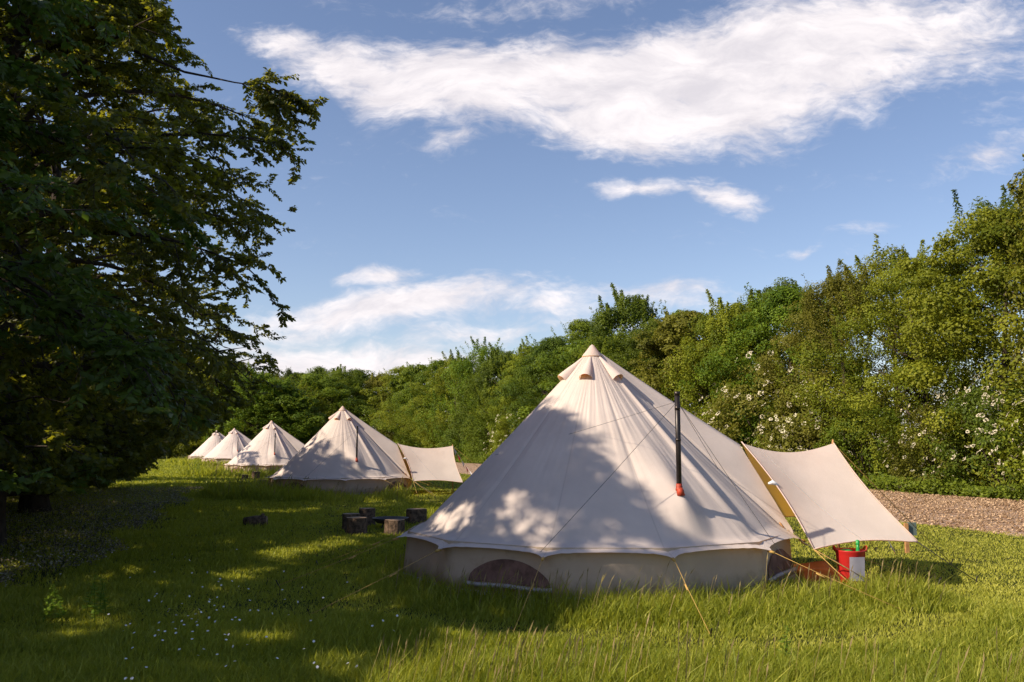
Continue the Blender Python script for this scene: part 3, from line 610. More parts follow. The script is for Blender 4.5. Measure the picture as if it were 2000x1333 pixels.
# ------------------------------------------------------------------ trees
def crown_variant(kind, seed):
    """leaf clumps spread through a crown of height 10, radius 3.2; returns a mesh"""
    global rng; rng = np.random.default_rng(seed)
    P_, D2, N2, L2, W2, T2 = [], [], [], [], [], []
    H_, Rr = 10., 3.2
    spec = dict(round=(215, 235, .115, .082), ash=(215, 225, .13, .08), fine=(225, 260, .10, .062), big=(200, 190, .16, .125), airy=(215, 170, .12, .07), pine=(300, 150, .14, .035), elder=(300, 110, .30, .22))[kind]
    nc, nl, LL, WW = spec
    if kind == 'elder': nc = 340; 
    lob = [(rng.uniform(0, 6.28), rng.uniform(.15, .95), rng.uniform(.35, .6), rng.uniform(.10, .2)) for _ in range(16)]
    for i in range(nc):
        h = rng.uniform(.02, 1) ** (.85)
        th_ = rng.uniform(0, 2 * PI)
        prof_ = {'pine': 1.02 - h}.get(kind, None)
        if prof_ is None:
            prof_ = (1 - max(0, h - .35) ** 2 / .43) ** .5 if h > .35 else .80 + .2 * h / .35
        k = 1.
        for (a, hh, sz, am) in lob:
            dd = math.acos(max(-1, min(1, math.cos(th_ - a)))) ** 2 / .5 + ((h - hh) / .16) ** 2
            k += am * 2.3 * math.exp(-dd) 
        rr = Rr * prof_ * (k - .26) * rng.uniform(.58, 1.08) * (1 if rng.random() < .84 else rng.uniform(.3, .8))
        c0 = np.array([rr * math.cos(th_), rr * math.sin(th_), .25 + h * (H_ - .5)])
        cr = rng.uniform(.55, 1.15) * (1 - .35 * h)
        outd = unit(np.array([[math.cos(th_) * .8, math.sin(th_) * .8, .25 + .9 * h]]))[0]
        m_ = int(nl * rng.uniform(.6, 1.3)); d = rdir(m_)
        el = np.array([1, 1, .62]) if kind not in ('ash', 'airy') else np.array([.8, .8, 1.0])
        rad = cr * rng.uniform(.5, 1, m_) ** .6
        p = c0 + d * rad[:, None] * el + outd * .1
        if kind in ('ash', 'airy', 'fine') and rng.random() < .2:       # upright shoot
            t_ = rng.uniform(0, 1, m_); lean = rdir(1)[0] * .25; p = c0 + np.outer(t_ * cr * 2.1, np.array([outd[0] * .35 + lean[0], outd[1] * .35 + lean[1], .95])) + d * (.26 * (1.1 - t_))[:, None]
        nn = unit(d * .95 + outd * .25 + np.array([0, 0, .45]) + rng.normal(size=(m_, 3)) * .38)
        ax = unit(np.cross(nn, rng.normal(size=(m_, 3)))) + np.array([0, 0, -.25])
        P_.append(p); D2.append(ax); N2.append(nn); L2.append(LL * rng.uniform(.65, 1.3, m_)); W2.append(WW * rng.uniform(.7, 1.25, m_))
        T2.append(np.clip(rng.normal(.45, .30) + rng.normal(0, .16, m_), 0, 1))
    # top sprigs that break the outline
    for i in range(46):
        th_ = rng.uniform(0, 2 * PI); h = rng.uniform(.55, .97); rr = Rr * ((1 - max(0, h - .35) ** 2 / .43) ** .5) * .85 if kind != 'pine' else Rr * (1.02 - h)
        c0 = np.array([rr * math.cos(th_), rr * math.sin(th_), .25 + h * (H_ - .5)]); dr = unit(np.array([[math.cos(th_) * .5 + rng.normal() * .25, math.sin(th_) * .5 + rng.normal() * .25, 1.]]))[0]
        m_ = 46; t_ = rng.uniform(0, 1, m_); ln = rng.uniform(.5, 1.35)
        p = c0 + np.outer(t_ * ln, dr) + rdir(m_) * (.13 * (1.15 - t_))[:, None]
        P_.append(p); nn = unit(rng.normal(size=(m_, 3)) + np.array([0, 0, .5])); N2.append(nn); D2.append(unit(np.cross(nn, rng.normal(size=(m_, 3)))) + dr * .6); L2.append(LL * rng.uniform(.6, 1.1, m_)); W2.append(WW * rng.uniform(.6, 1, m_)); T2.append(np.clip(rng.normal(.7, .2, m_), 0, 1))
    P_ = np.concatenate(P_); P_[:, 2] = np.maximum(P_[:, 2], .05)
    return leaves_mesh('crown', P_, np.concatenate(D2), np.concatenate(N2), np.concatenate(L2), np.concatenate(W2), np.concatenate(T2))
def trunk_variant(seed, h=8.6):
    random.seed(seed); m = MB(); top = Vector((random.uniform(-.4, .4), random.uniform(-.4, .4), h)); b = Vector((.15, .1, h * .45))
    m.tube([(0, 0, -.1), (.02, 0, .4), b * .6, b, b.lerp(top, .6), top], [.24, .17, .14, .11, .06, .015], 9)
    for k in range(16):
        f = random.uniform(.2, .9); s = b * (f / .5) if f < .5 else b.lerp(top, (f - .5) / .5); a = random.uniform(0, 6.28); L = random.uniform(1.4, 2.7) * (1.1 - .5 * f)
        e = s + Vector((math.cos(a) * L, math.sin(a) * L, L * random.uniform(.5, 1.1))); mid = s.lerp(e, .5) + Vector((0, 0, -.15)); m.tube([s, mid, e], [.06, .04, .012], 6)
        for q in range(2): e2 = mid + Vector((random.uniform(-.8, .8), random.uniform(-.8, .8), random.uniform(.3, 1.1))); m.tube([mid, e2], [.025, .008], 4)
    me = bpy.data.meshes.new('trunk'); me.from_pydata(m.v, [], m.f); me.update(); return me
VAR = {k: crown_variant(k, 100 + i) for i, k in enumerate(('round', 'ash', 'fine', 'big', 'airy', 'pine'))}
VAR2 = {k: crown_variant(k, 200 + i) for i, k in enumerate(('round', 'ash', 'fine', 'big', 'airy'))}
TRK = [trunk_variant(7), trunk_variant(8)]
TRK[0].materials.append(M_bark); TRK[1].materials.append(M_bark)
for me in list(VAR.values()) + list(VAR2.values()): me.materials.append(L_h[0])
def tree(x, y, h, r, kind, leaf, label, group, rz=None, name='tree', alt=False, z=0.):
    root = empty(name, (x, y, z), random.uniform(0, 6.28) if rz is None else rz); tag(root, label, 'tree', group); sx_, sz_ = r / 3.2, h / 10.; root.scale = (1, 1, 1)
    me = (VAR2 if alt and kind in VAR2 else VAR)[kind]
    cr = bpy.data.objects.new('crown', me); COL.objects.link(cr); cr.parent = root; cr.scale = (sx_, sx_ * random.uniform(.92, 1.08), sz_)
    cr.material_slots[0].link = 'OBJECT'; cr.material_slots[0].material = L_h[leaf]
    tk = bpy.data.objects.new('trunk', TRK[0] if not alt else TRK[1]); COL.objects.link(tk); tk.parent = root; tk.scale = (sx_, sx_, sz_)
    return root
ORD = 'first second third fourth fifth sixth seventh eighth ninth tenth eleventh twelfth thirteenth fourteenth fifteenth sixteenth seventeenth eighteenth nineteenth twentieth'.split()
ORD += ['twenty-' + o for o in ORD[:9]] + ['thirtieth'] + ['thirty-' + o for o in ORD[:9]]
KW = {'round': 'round bushy', 'ash': 'upright leafy', 'fine': 'fine leaved', 'big': 'large leaved', 'airy': 'loose airy', 'pine': 'dark narrow conifer'}
CW = ['mid green', 'bright yellow green', 'deep green', 'olive green', 'dark green']
# (s along the line, offset into it, height, radius, kind, leaf, alt)
front = [(-9.5, 3.2, 12.6, 3.6, 'big', 3, 0), (-5.0, 2.6, 12.3, 3.2, 'round', 1, 0), (-1.2, 2.4, 11.4, 3.0, 'ash', 3, 0), (2.6, 2.2, 9.5, 3.0, 'round', 1, 1), (6.4, 2.6, 8.6, 3.1, 'fine', 1, 0),
         (10.2, 2.2, 8.7, 2.9, 'fine', 3, 1), (14.2, 2.8, 8.9, 3.0, 'round', 0, 0), (18.0, 2.2, 8.6, 3.0, 'ash', 1, 1), (22.6, 2.6, 8.9, 3.0, 'big', 3, 0), (26.4, 2.6, 9.0, 2.9, 'round', 2, 1),
         (31.0, 2.2, 8.6, 3.1, 'ash', 0, 0), (36.0, 2.8, 8.8, 3.4, 'big', 0, 1), (41.0, 2.4, 9.6, 3.3, 'round', 2, 0), (46.5, 2.8, 9.6, 3.5, 'fine', 1, 0), (52.5, 2.4, 9.6, 3.8, 'ash', 2, 1),
         (59.0, 2.8, 10.8, 4.0, 'airy', 0, 0), (66.0, 2.4, 10.4, 4.0, 'fine', 1, 1), (73.5, 2.8, 10.9, 4.3, 'round', 0, 1), (82.0, 2.6, 11.0, 4.6, 'big', 0, 0), (91.0, 2.6, 11.6, 4.8, 'round', 1, 0), (100., 2.0, 11.2, 4.8, 'ash', 3, 0)]
for i, (s, o, h, r, k, lf, alt) in enumerate(front):
    x, y = HL(s, o); tree(x, y, h, r, k, lf, f'{KW[k]} {CW[lf]} tree, {ORD[i]} from the right in the front row', 'trees in the front row of the tree line', name='conifer' if k == 'pine' else 'tree', alt=bool(alt), z=-.1)
back = [(-6, 7.5, 15.5, 4.0, 'round', 3, 1), (0.5, 7.0, 11.8, 3.5, 'ash', 3, 1), (5.5, 7.2, 11.2, 3.2, 'airy', 2, 0), (12.5, 7.0, 10.4, 3.6, 'airy', 1, 1), (20., 6.6, 10.2, 3.6, 'ash', 2, 0), (25.5, 7, 9.4, 3.0, 'pine', 2, 0),
        (30., 7, 10.2, 3.8, 'big', 0, 1), (38., 7, 12.4, 4.0, 'ash', 2, 1), (47, 7.5, 12.0, 4., 'round', 0, 0), (57, 7.5, 10.2, 4.2, 'airy', 2, 0), (69, 8, 10.6, 4.6, 'round', 2, 1), (84, 8, 11.2, 5, 'fine', 0, 0)]
for i, (s, o, h, r, k, lf, alt) in enumerate(back):
    x, y = HL(s, o); tree(x, y, h, r, k, lf, f'{KW[k]} {CW[lf]} tree, {ORD[i]} from the right in the back row', 'trees in the back row of the tree line', name='conifer' if k == 'pine' else 'tree', alt=bool(alt), z=-.1)
# far end of the field, and behind the left trees
far = [(612, 112, 10.6, 5.4, 'round', 0), (560, 118, 11.8, 2.6, 'pine', 4), (580, 106, 8.6, 4.2, 'fine', 1), (525, 108, 10.4, 4.4, 'airy', 3), (478, 112, 10.8, 4.6, 'round', 2), (430, 108, 12.0, 5.0, 'big', 2),
       (380, 104, 11.0, 4.6, 'ash', 1), (335, 106, 10.6, 4.4, 'round', 0), (290, 104, 10.8, 4.6, 'fine', 2), (240, 102, 12., 4.6, 'big', 4), (195, 100, 13., 4.6, 'round', 4), (455, 132, 14, 5, 'round', 4), (350, 128, 15, 5.5, 'ash', 4), (230, 110, 15, 5.5, 'big', 4), (660, 116, 11.2, 5.6, 'fine', 0), (700, 122, 12.0, 5.8, 'round', 2), (548, 99, 8.8, 4.8, 'big', 0), (500, 98, 9.6, 5.0, 'ash', 0), (635, 128, 12.6, 5.8, 'ash', 2), (585, 124, 11.6, 5.8, 'big', 2)]
for i, (u, y, h, r, k, lf) in enumerate(far):
    x = ray(u, 860)[0] * y; tree(x, y, h, r, k, lf, f'{KW[k]} {CW[lf]} tree closing the far end of the field, place {ORD[i]} of the group' if False else f'{KW[k]} {CW[lf]} tree ' + ('at the field end, above the third tent\'s right side', 'with a spiky top at the far end', 'low in front of the spiky far tree', 'above the peak of the third tent', 'above the fourth tent', 'above the farthest tent', 'left of the farthest tent', 'in sun left of all tents', 'seen below the overhanging branches', 'half hidden by the big left trees', 'in deep shade behind the left trees', 'tall and behind the fourth tent', 'tall and behind the farthest tent', 'tall at the back, behind the left trees', 'above the left eave of the second tent', 'above the peak of the second tent', 'low, just right of the third tent peak', 'low, just left of the third tent peak', 'far back above the second tent\'s left side', 'far back, right of the spiky tree')[i],
         'trees closing the far end of the field', alt=i % 2 == 1, name='conifer' if k == 'pine' else 'tree')

# elder bushes in blossom and brambles along the foot of the line
rng = np.random.default_rng(31)
def bush_mesh(seed, n=150, nl=90, LL=.10, WW=.06):
    global rng; rng = np.random.default_rng(seed); A = [[], [], [], [], [], []]; FP = []
    for i in range(n):
        th_ = rng.uniform(0, 2 * PI); h = rng.uniform(.0, 1); rr = 1.75 * (1 - max(0, h - .3) ** 2 / .55) ** .5 * rng.uniform(.7, 1.12); c0 = np.array([rr * math.cos(th_), rr * math.sin(th_), .15 + h * 3.3]); cr = rng.uniform(.25, .5)
        m_ = int(nl * rng.uniform(.6, 1.2)); d = rdir(m_); p = c0 + d * (cr * rng.uniform(.3, 1, m_) ** .5)[:, None] * np.array([1, 1, .7]); outd = np.array([math.cos(th_) * .7, math.sin(th_) * .7, .5])
        nn = unit(d * .4 + outd * .7 + rng.normal(size=(m_, 3)) * .4); ax = unit(np.cross(nn, rng.normal(size=(m_, 3)))) + np.array([0, 0, -.2])
        for q, z in zip(A, (p, ax, nn, LL * rng.uniform(.6, 1.3, m_), WW * rng.uniform(.7, 1.2, m_), np.clip(rng.normal(.5, .22, m_), 0, 1))): q.append(z)
        if rng.random() < .8:
            for q in range(rng.integers(1, 3)):
                FP.append((c0 + outd * cr * 1.15 + rng.normal(size=3) * .2, outd + rng.normal(size=3) * .2))
    m1 = leaves_mesh('crown', *[np.concatenate(q) for q in A])
    # flat umbels of tiny petals
    P_, D2, N2, L2, T2 = [], [], [], [], []
    for c0, nn in FP:
        k = 26; nn = nn / np.linalg.norm(nn); a = unit(np.cross(np.tile(nn, (k, 1)), rng.normal(size=(k, 3)))); rad = rng.uniform(.035, .095) * rng.uniform(.1, 1, k) ** .5
        P_.append(c0 + a * rad[:, None]); D2.append(a + rng.normal(size=(k, 3)) * .3); N2.append(np.tile(nn, (k, 1)) + rng.normal(size=(k, 3)) * .25); L2.append(np.full(k, .032)); T2.append(rng.uniform(.2, 1, k))
    L2 = np.concatenate(L2); return m1, leaves_mesh('blossom', np.concatenate(P_), np.concatenate(D2), np.concatenate(N2), L2, L2, np.concatenate(T2))
SHADE_BUSH = [(-13.5, 16.5, 1.0), (-11.6, 12.2, .8), (-16, 21, 1.1), (-18.5, 27, 1.1), (-21.5, 33, 1.2), (-26, 40, 1.2), (-30.5, 48, 1.3), (-36, 57, 1.4), (-14.5, 19, .8)]
SHADE_LB = ['nearest of the dark bushes under the left trees', 'low, at the left edge under the nearest tree', 'third along the left wood edge', 'fourth along the left wood edge', 'fifth along the left wood edge', 'sixth along the left wood edge', 'seventh along the left wood edge', 'farthest along the left wood edge', 'small, between two larger ones at left']
B1 = bush_mesh(41); B2 = bush_mesh(42)
for b in (B1, B2): b[0].materials.append(L_h[0]); b[1].materials.append(L_flow)
st = MB()
for k in range(9):
    a = 2 * PI * k / 9; st.tube([(.1 * math.cos(a), .1 * math.sin(a), 0), (.4 * math.cos(a), .4 * math.sin(a), 1.2), (1.0 * math.cos(a + .3), 1.0 * math.sin(a + .3), 2.6)], [.03, .022, .008], 6)
ST = bpy.data.meshes.new('stems'); ST.from_pydata(st.v, [], st.f); ST.materials.append(M_bark)
bushes = [(-7.5, 1.0, 1.35, 1, 1, 'at the right edge of the picture'), (-4.6, .5, 1.2, 1, 0, 'thick with blossom, second from the right edge'), (-1.6, .8, 1.25, 1, 1, 'third from the right edge'), (1.4, .6, 1.0, 1, 2, 'above the gravel, right of the awning pole'), (4.0, .9, .85, 1, 3, 'just right of the awning pole'),
          (7.4, .9, .9, 0, 0, 'hardly in flower, right above the awning'), (10.6, 1.0, 1.15, 1, 3, 'right above the awning ridge'), (13.6, 1.2, 1.45, 1, 3, 'with scattered blossom left of the awning, right of the stove pipe'), (17., 1.0, 1.0, 0, 1, 'without blossom, behind the stove pipe'), (21., .8, 1.0, 0, 2, 'dark, behind the big tent roof'),
          (33., .8, 1.1, 0, 0, 'small, left of the big tent roof'), (37.5, .4, .95, 0, 1, 'low, beside the bunting of the second tent'), (44., .6, 1.1, 1, 1, 'pale with a little blossom behind the second awning'), (50., .6, 1.2, 0, 0, 'low, behind the second awning'), (57, .6, 1.2, 0, 2, 'dark, behind the second tent roof'), (64, .6, 1.3, 0, 1, 'sunny, right of the second tent peak'), (73, .4, 1.4, 0, 0, 'just left of the second tent peak'), (84, .2, 1.5, 0, 3, 'low, between the second and third tents')]
for i, (s, o, sc, fl, lf, lb) in enumerate(bushes):
    x, y = HL(s, o); root = empty('elder_bush' if fl else 'bush', (x, y, 0), random.uniform(0, 6.28)); tag(root, ('flowering elder bush ' if fl else 'leafy bush ') + lb, 'bush', 'bushes along the foot of the tree line')
    b = (B1, B2)[i % 2]; root.scale = (1, 1, 1)
    for me, nm in ((b[0], 'crown'), (ST, 'stems')) + (((b[1], 'blossom'),) if fl else ()):
        q = bpy.data.objects.new(nm, me); COL.objects.link(q); q.parent = root; q.scale = (sc, sc, sc)
        if nm == 'crown': q.material_slots[0].link = 'OBJECT'; q.material_slots[0].material = L_h[lf]
        if nm == 'blossom': q['kind'] = 'stuff'
for i, (x, y, sc) in enumerate(SHADE_BUSH):
    root = empty('bush', (x, y, 0), random.uniform(0, 6.28)); tag(root, 'dark shaded bush ' + SHADE_LB[i], 'bush', 'shaded bushes under the left trees')
    for me, nm in (((B1, B2)[i % 2][0], 'crown'), (ST, 'stems')):
        q = bpy.data.objects.new(nm, me); COL.objects.link(q); q.parent = root; q.scale = (sc, sc, sc * .8)
        if nm == 'crown': q.material_slots[0].link = 'OBJECT'; q.material_slots[0].material = L_h[4]
# nettles and brambles: low mass at the foot
rng = np.random.default_rng(51); n = 70000
s_ = rng.uniform(-14, 90, n); o_ = -.4 + rng.normal(0, .35, n) + .35 * vnoise(s_, s_ * 0, 1.1, 5); x = 14.8 - .34 * s_ + .94 * o_; y = 25.5 + .94 * s_ + .34 * o_; hh = (.45 + .35 * vnoise(x, y, 1.3, 6)) * rng.uniform(0, 1, n) ** .6 + .1
nn = unit(rng.normal(size=(n, 3)) * .5 + np.array([-.5, -.4, .8])); L = rng.uniform(.06, .14, n)
tag(mesh_obj('bramble_verge', leaves_mesh('bramble_verge', np.stack([x, y, hh], 1), unit(np.cross(nn, rng.normal(size=(n, 3)))), nn, L, L * .6, rng.uniform(0, 1, n)), L_h[0]),
    'low nettles and brambles along the foot of the tree line behind the gravel', 'undergrowth', kind='stuff')

# ------------------------------------------------------------------ the big trees on the left, with real limbs and drooping sprays
def big_tree(seed, H_=11., spread=5.6, nlimb=62, leafL=.095, leafW=.054, low=1.2, nsec=20, ntw=10, nleaf=31, tf=None, extra=None, lift=(.35, .2)):
    r = np.random.default_rng(seed); mb = MB(); tw = MB()
    if tf:
        X0, Y0, A0, SZ = tf; ca, sa_ = math.cos(A0), math.sin(A0)
        W_ = lambda p: (X0 + p.x * ca - p.y * sa_, Y0 + p.x * sa_ + p.y * ca, p.z * SZ)
        L_ = lambda p: Vector(((p.x - X0) * ca + (p.y - Y0) * sa_, -(p.x - X0) * sa_ + (p.y - Y0) * ca, p.z / SZ))
    mb.tube([(0, 0, -.1), (.05, 0, .5), (.1, .05, H_ * .3), (.0, .2, H_ * .6), (.1, .1, H_ * .93)], [.42, .30, .24, .14, .02], 12)
    P_, D2, N2, T2 = [], [], [], []
    for i in range(nlimb + (len(extra) if extra else 0)):
      if i >= nlimb:
        pts = [L_(p) for p in extra[i - nlimb]]; d = (pts[7] - pts[0]).normalized(); f = .6; ex = True
      else:
        ex = False; f = (i + .5) / nlimb; h = low * .6 + (H_ * .92 - low * .6) * f ** .95; a = i * 2.399 + r.normal() * .25
        prof_ = math.sin(PI * min(1, (.22 + .78 * f)) ** 1.15) ** .55 if f > .3 else .86 + .3 * f
        L = spread * prof_ * r.uniform(.72, 1.12) * (1 if f < .85 else .9); rise = (.05 + .75 * f) * r.uniform(.7, 1.2); d = Vector((math.cos(a), math.sin(a), 0))
        pts = []
        for k in range(8):
            q = k / 7; pts.append(Vector((0, 0, h)) + d * (L * q) + Vector((0, 0, L * (rise * q - (.28 + .45 * (1 - f)) * q ** 2.2))) + Vector((math.sin(3 * q + i), math.cos(2.6 * q + i), 0)) * .14 * q)
        for p in pts: p.z = max(p.z, lift[0] + lift[1] * math.hypot(p.x, p.y) + r.uniform(-.15, .15))
        if tf and not in_outline(W_(pts[7]), 2):
            kk = next((k for k in range(2, 8) if not in_outline(W_(pts[k]), 2)), 7); o0 = [p.copy() for p in pts]
            pts = [o0[int(q * kk / 7)].lerp(o0[min(7, int(q * kk / 7) + 1)], q * kk / 7 - int(q * kk / 7)) for q in range(8)]
      if True:
        qmax = .3
        for s in range(nsec):
            q = .22 + .78 * (s + r.uniform(0, .8)) / nsec
            if ex and (q < .72 or r.random() < .3): continue
            k = min(6, int(q * 7)); o = pts[k].lerp(pts[k + 1], q * 7 - k) if q < 1 else pts[7].copy(); sd = 1 if s % 2 else -1
            fd = (pts[k + 1] - pts[k]).normalized(); lat = Vector((-d.y, d.x, 0)) * sd; l2 = (.45 + 1.15 * (1 - .5 * q)) * r.uniform(.6, 1.15) * (.55 if ex else 1)
            dr = (fd * r.uniform(.45, .9) + lat * r.uniform(.4, .95) + Vector((0, 0, r.uniform(-.75, .75)))).normalized()
            e = o + dr * l2 - Vector((0, 0, .22 * l2)); md = o + dr * l2 * .5
            if tf and not ex and not (in_outline(W_(e)) or in_outline(W_(md))): continue
            cnt = 0
            for t in range(ntw):
                u = (t + r.uniform(.2, 1)) / ntw; b = o.lerp(md, u * 2) if u < .5 else md.lerp(e, u * 2 - 1); l3 = r.uniform(.22, .52); s3 = 1 if t % 2 else -1
                pl = dr.cross(Vector((0, 0, 1))).normalized() * s3; dd = (dr * r.uniform(.3, .9) + pl * r.uniform(.3, 1.) + Vector((0, 0, r.uniform(-.8, .25)))).normalized(); en = b + dd * l3
                if tf and not ex and not (in_outline(W_(en), 1) and sun_ok(W_(en))): continue
                tw.tube([b, en], [.005, .002], 3, False); cnt += 1
                ks = (np.arange(nleaf) + r.uniform(0, 1, nleaf)) / nleaf; bb = np.array(b)[None] + np.outer(ks * l3, np.array(dd)); sgn = np.where(np.arange(nleaf) % 2, 1., -1.)[:, None]
                sv = np.cross(np.array(dd), np.array([0, 0, 1.])); sv /= np.linalg.norm(sv) + 1e-6
                ax = unit(np.array(dd)[None] * .6 + sv[None] * sgn * .9 + r.normal(size=(nleaf, 3)) * .3 + np.array([0, 0, -.35]))
                nr = unit(np.array([[0, 0, .8]]) + r.normal(size=(nleaf, 3)) * .65)
                P_.append(bb + r.normal(size=(nleaf, 3)) * .012); D2.append(ax); N2.append(nr); T2.append(np.clip(r.normal(.45, .25) + r.normal(0, .15, nleaf), 0, 1))
            if cnt >= 3: qmax = max(qmax, q)
            if cnt >= 3: tw.tube([o, md, e] if cnt > ntw * .6 else [o, o.lerp(md, .5), md], [.016, .010, .004], 3, False)
        qmax = min(1., qmax); cut = [pts[min(6, int(g * 7))].lerp(pts[min(6, int(g * 7)) + 1], g * 7 - min(6, int(g * 7))) for g in np.linspace(0, qmax, 8)]
        mb.tube(cut, [max(.008, ((.085 - .03 * f) if not ex else .035) * (1 - k / 7.5)) for k in range(8)], 6)
    P_ = np.concatenate(P_); D2 = np.concatenate(D2); N2 = np.concatenate(N2); T2 = np.concatenate(T2); n = len(P_)
    Ls = leafL * r.uniform(.65, 1.25, n)
    cm = leaves_mesh('crown', P_, D2, N2, Ls, Ls * leafW / leafL, T2); cm.materials.append(L_left)
    bm1 = bpy.data.meshes.new('trunk'); bm1.from_pydata(mb.v, [], mb.f); bm1.update(); bm1.materials.append(M_barkd)
    bm2 = bpy.data.meshes.new('twigs'); bm2.from_pydata(tw.v, [], tw.f); bm2.update(); bm2.materials.append(M_barkd)
    return bm1, cm, bm2
_ov = [-60, 0, 60, 130, 165, 200, 235, 250, 268, 290, 340, 365, 400, 440, 470, 540, 570, 590, 620, 660, 720, 745, 775, 800, 835, 865, 900, 930, 955, 975]
_ou = [300, 330, 345, 400, 425, 440, 470, 540, 625, 590, 600, 610, 585, 580, 530, 540, 590, 620, 590, 575, 550, 535, 505, 480, 415, 350, 300, 250, 160, -200]
def to_px(p):
    x, y, z = p[0], p[1], p[2] - CH; cp, sp_ = math.cos(PITCH), math.sin(PITCH); d = y * cp + z * sp_
    if d < .2: return None
    return 1000 + F * x / d, 666.5 - F * (-y * sp_ + z * cp) / d
def in_outline(p, jit=0):
    q = to_px(p)
    if q is None: return True
    j = 22 * math.sin(p[2] * 5.1 + p[1] * 3.3) + 16 * math.sin(p[2] * 11 + p[0] * 9) if jit == 1 else (-55 if jit else 20)
    return q[0] < np.interp(q[1], _ov, _ou) + j
_tu = [780, 1000, 1040, 1065, 1100, 1130, 1180, 1240, 1300, 1400, 1480, 1560]; _tv = [850, 835, 790, 785, 826, 862, 890, 935, 1010, 1062, 1105, 1150]
_spots = [(850, 1015, 46), (890, 990, 40), (985, 962, 34), (1012, 968, 28), (1030, 1025, 42), (935, 930, 26), (1100, 985, 30), (1070, 930, 26), (1060, 1055, 30), (1180, 1045, 30), (1300, 1060, 30)]
_gspots = [(390, 1205, 75), (600, 985, 60), (850, 1012, 60), (470, 1335, 110), (690, 1310, 110), (250, 1290, 60), (560, 1090, 50), (160, 1210, 60), (700, 1180, 50)]
def sun_ok(p):
    """gaps in the crowns let the sun reach the top of the nearest tent and the grass on the open side"""
    wob = 18 * math.sin(p[0] * 4 + p[2] * 3) + 14 * math.sin(p[1] * 7 - p[2] * 5)
    t0 = max(0., (p[2] - 3.15) / SUN.z)
    for k in range(46):
        t = t0 + k * .1; x, y, z = p[0] - SUN.x * t, p[1] - SUN.y * t, p[2] - SUN.z * t
        if z < .45: break
        if z < 3.14 - .97 * math.hypot(x - T[0][0], y - T[0][1]):
            q = to_px((x, y, z))
            if any(math.hypot(q[0] - a, (q[1] - b) * .8) < c_ * .62 for a, b, c_ in _spots): return False
            return q[1] > np.interp(q[0], _tu, _tv) + wob
    for tx_, ty_ in T[1:]:
        z = 1.2; t = (p[2] - z) / SUN.z
        if t < 0: continue
        x, y = p[0] - SUN.x * t - tx_, p[1] - SUN.y * t - ty_
        if math.hypot(x, y + .6) < 2.5 and not (x < -.35 + .02 * wob): return False
        t = (p[2] - 1.3) / SUN.z; x, y = p[0] - SUN.x * t - tx_ - 3.4, p[1] - SUN.y * t - ty_ + .4
        if t > 0 and math.hypot(x, y) < 1.9: return False
        t = (p[2] - 2.3) / SUN.z; x, y = p[0] - SUN.x * t - tx_, p[1] - SUN.y * t - ty_
        if t > 0 and math.hypot(x, y) < 1.2: return False
    t = p[2] / SUN.z; q = to_px((p[0] - SUN.x * t, p[1] - SUN.y * t, 0))
    if q is None or q[1] < 898: return True
    if any(math.hypot(q[0] - a, (q[1] - b) * 2) < c_ * .72 for a, b, c_ in _gspots): return False
    if q[1] < 936: return not (180 + 2 * wob < q[0] < 560 + 2 * wob and q[1] > 906 + .3 * wob)
    if q[1] < 1000: return not (q[0] > 690 + 2 * wob and abs(q[1] - 972 - .7 * wob) < 17)
    return q[0] < np.interp(q[1], [1050, 1100, 1160, 1200, 1240, 1290, 1340, 1500], [1500, 1420, 1240, 1230, 1020, 860, 720, 500]) + 2.5 * wob and not (q[1] > 1000 and math.sin(1.9 * (p[0] - SUN.x * t) + .7 * (p[1] - SUN.y * t)) * math.sin(1.1 * (p[1] - SUN.y * t) - 1.6 * (p[0] - SUN.x * t) + 2) > .66)
def place_big(meshes, x, y, rz, sc, label, leaf=None):
    root = empty('beech_tree', (x, y, 0), rz); tag(root, label, 'tree', 'big shady trees along the left')
    for me in meshes:
        o = bpy.data.objects.new(me.name.split('.')[0], me); COL.objects.link(o); o.parent = root; o.scale = sc
        if leaf and me is meshes[1]: o.material_slots[0].link = 'OBJECT'; o.material_slots[0].material = leaf
    return root
BT1 = big_tree(1); BT2 = big_tree(2, nlimb=56)
branch = [at(u, v, y) for u, v, y in ((150, 60, 15), (230, 85, 14.8), (310, 120, 14.6), (365, 143, 14.4), (415, 152, 14.2), (465, 163, 14.0), (520, 170, 13.9), (572, 188, 13.8))]
branch2 = [at(u, v, y) for u, v, y in ((330, 780, 15), (370, 805, 14.8), (395, 825, 14.7), (412, 840, 14.6), (424, 852, 14.5), (434, 862, 14.4), (440, 872, 14.3), (444, 884, 14.2))]
big = [(3, -9.0, 15.2, .4, 1.04, 'largest dark leafy tree on the left, its branches reaching furthest over the sky', None, dict(extra=[branch], spread=6.6)),
       (4, -9.4, 8.3, 2.1, .92, 'nearest dark tree at the left edge, its leaves hanging close to the viewer', L_near, dict(leafL=.13, leafW=.062, nleaf=18, lift=(.35, .17))),
       (5, -12.0, 22.5, 4.0, 1.12, 'dark leafy tree standing behind the largest one on the left', None, dict(spread=6.6)),
       (6, -16.5, 31.5, 2.4, 1.1, 'fourth big dark tree on the left, its low twigs hanging before the far tents', None, dict(spread=6.6, leafL=.12, leafW=.07)),
       (7, -10.6, 2.6, 1.3, .74, 'leafy tree beyond the left edge of the picture, casting shade over the foreground', None, dict())]
for sd, x, y, rz, sz, lb, lm, kw in big: place_big(big_tree(sd, tf=(x, y, rz, sz), **kw), x, y, rz, (1, 1, sz), lb, lm)
place_big(big_tree(8, tf=(-24.5, 42, 1.0, .95), nlimb=50, leafL=.13, leafW=.08), -24.5, 42, 1.0, (1, 1, .95), 'shaded tree further back on the left, over the edge of the meadow')
place_big(BT1, -47, 62, 5.0, (1.05, 1.05, .95), 'farthest of the big shady trees, beyond the others on the left')
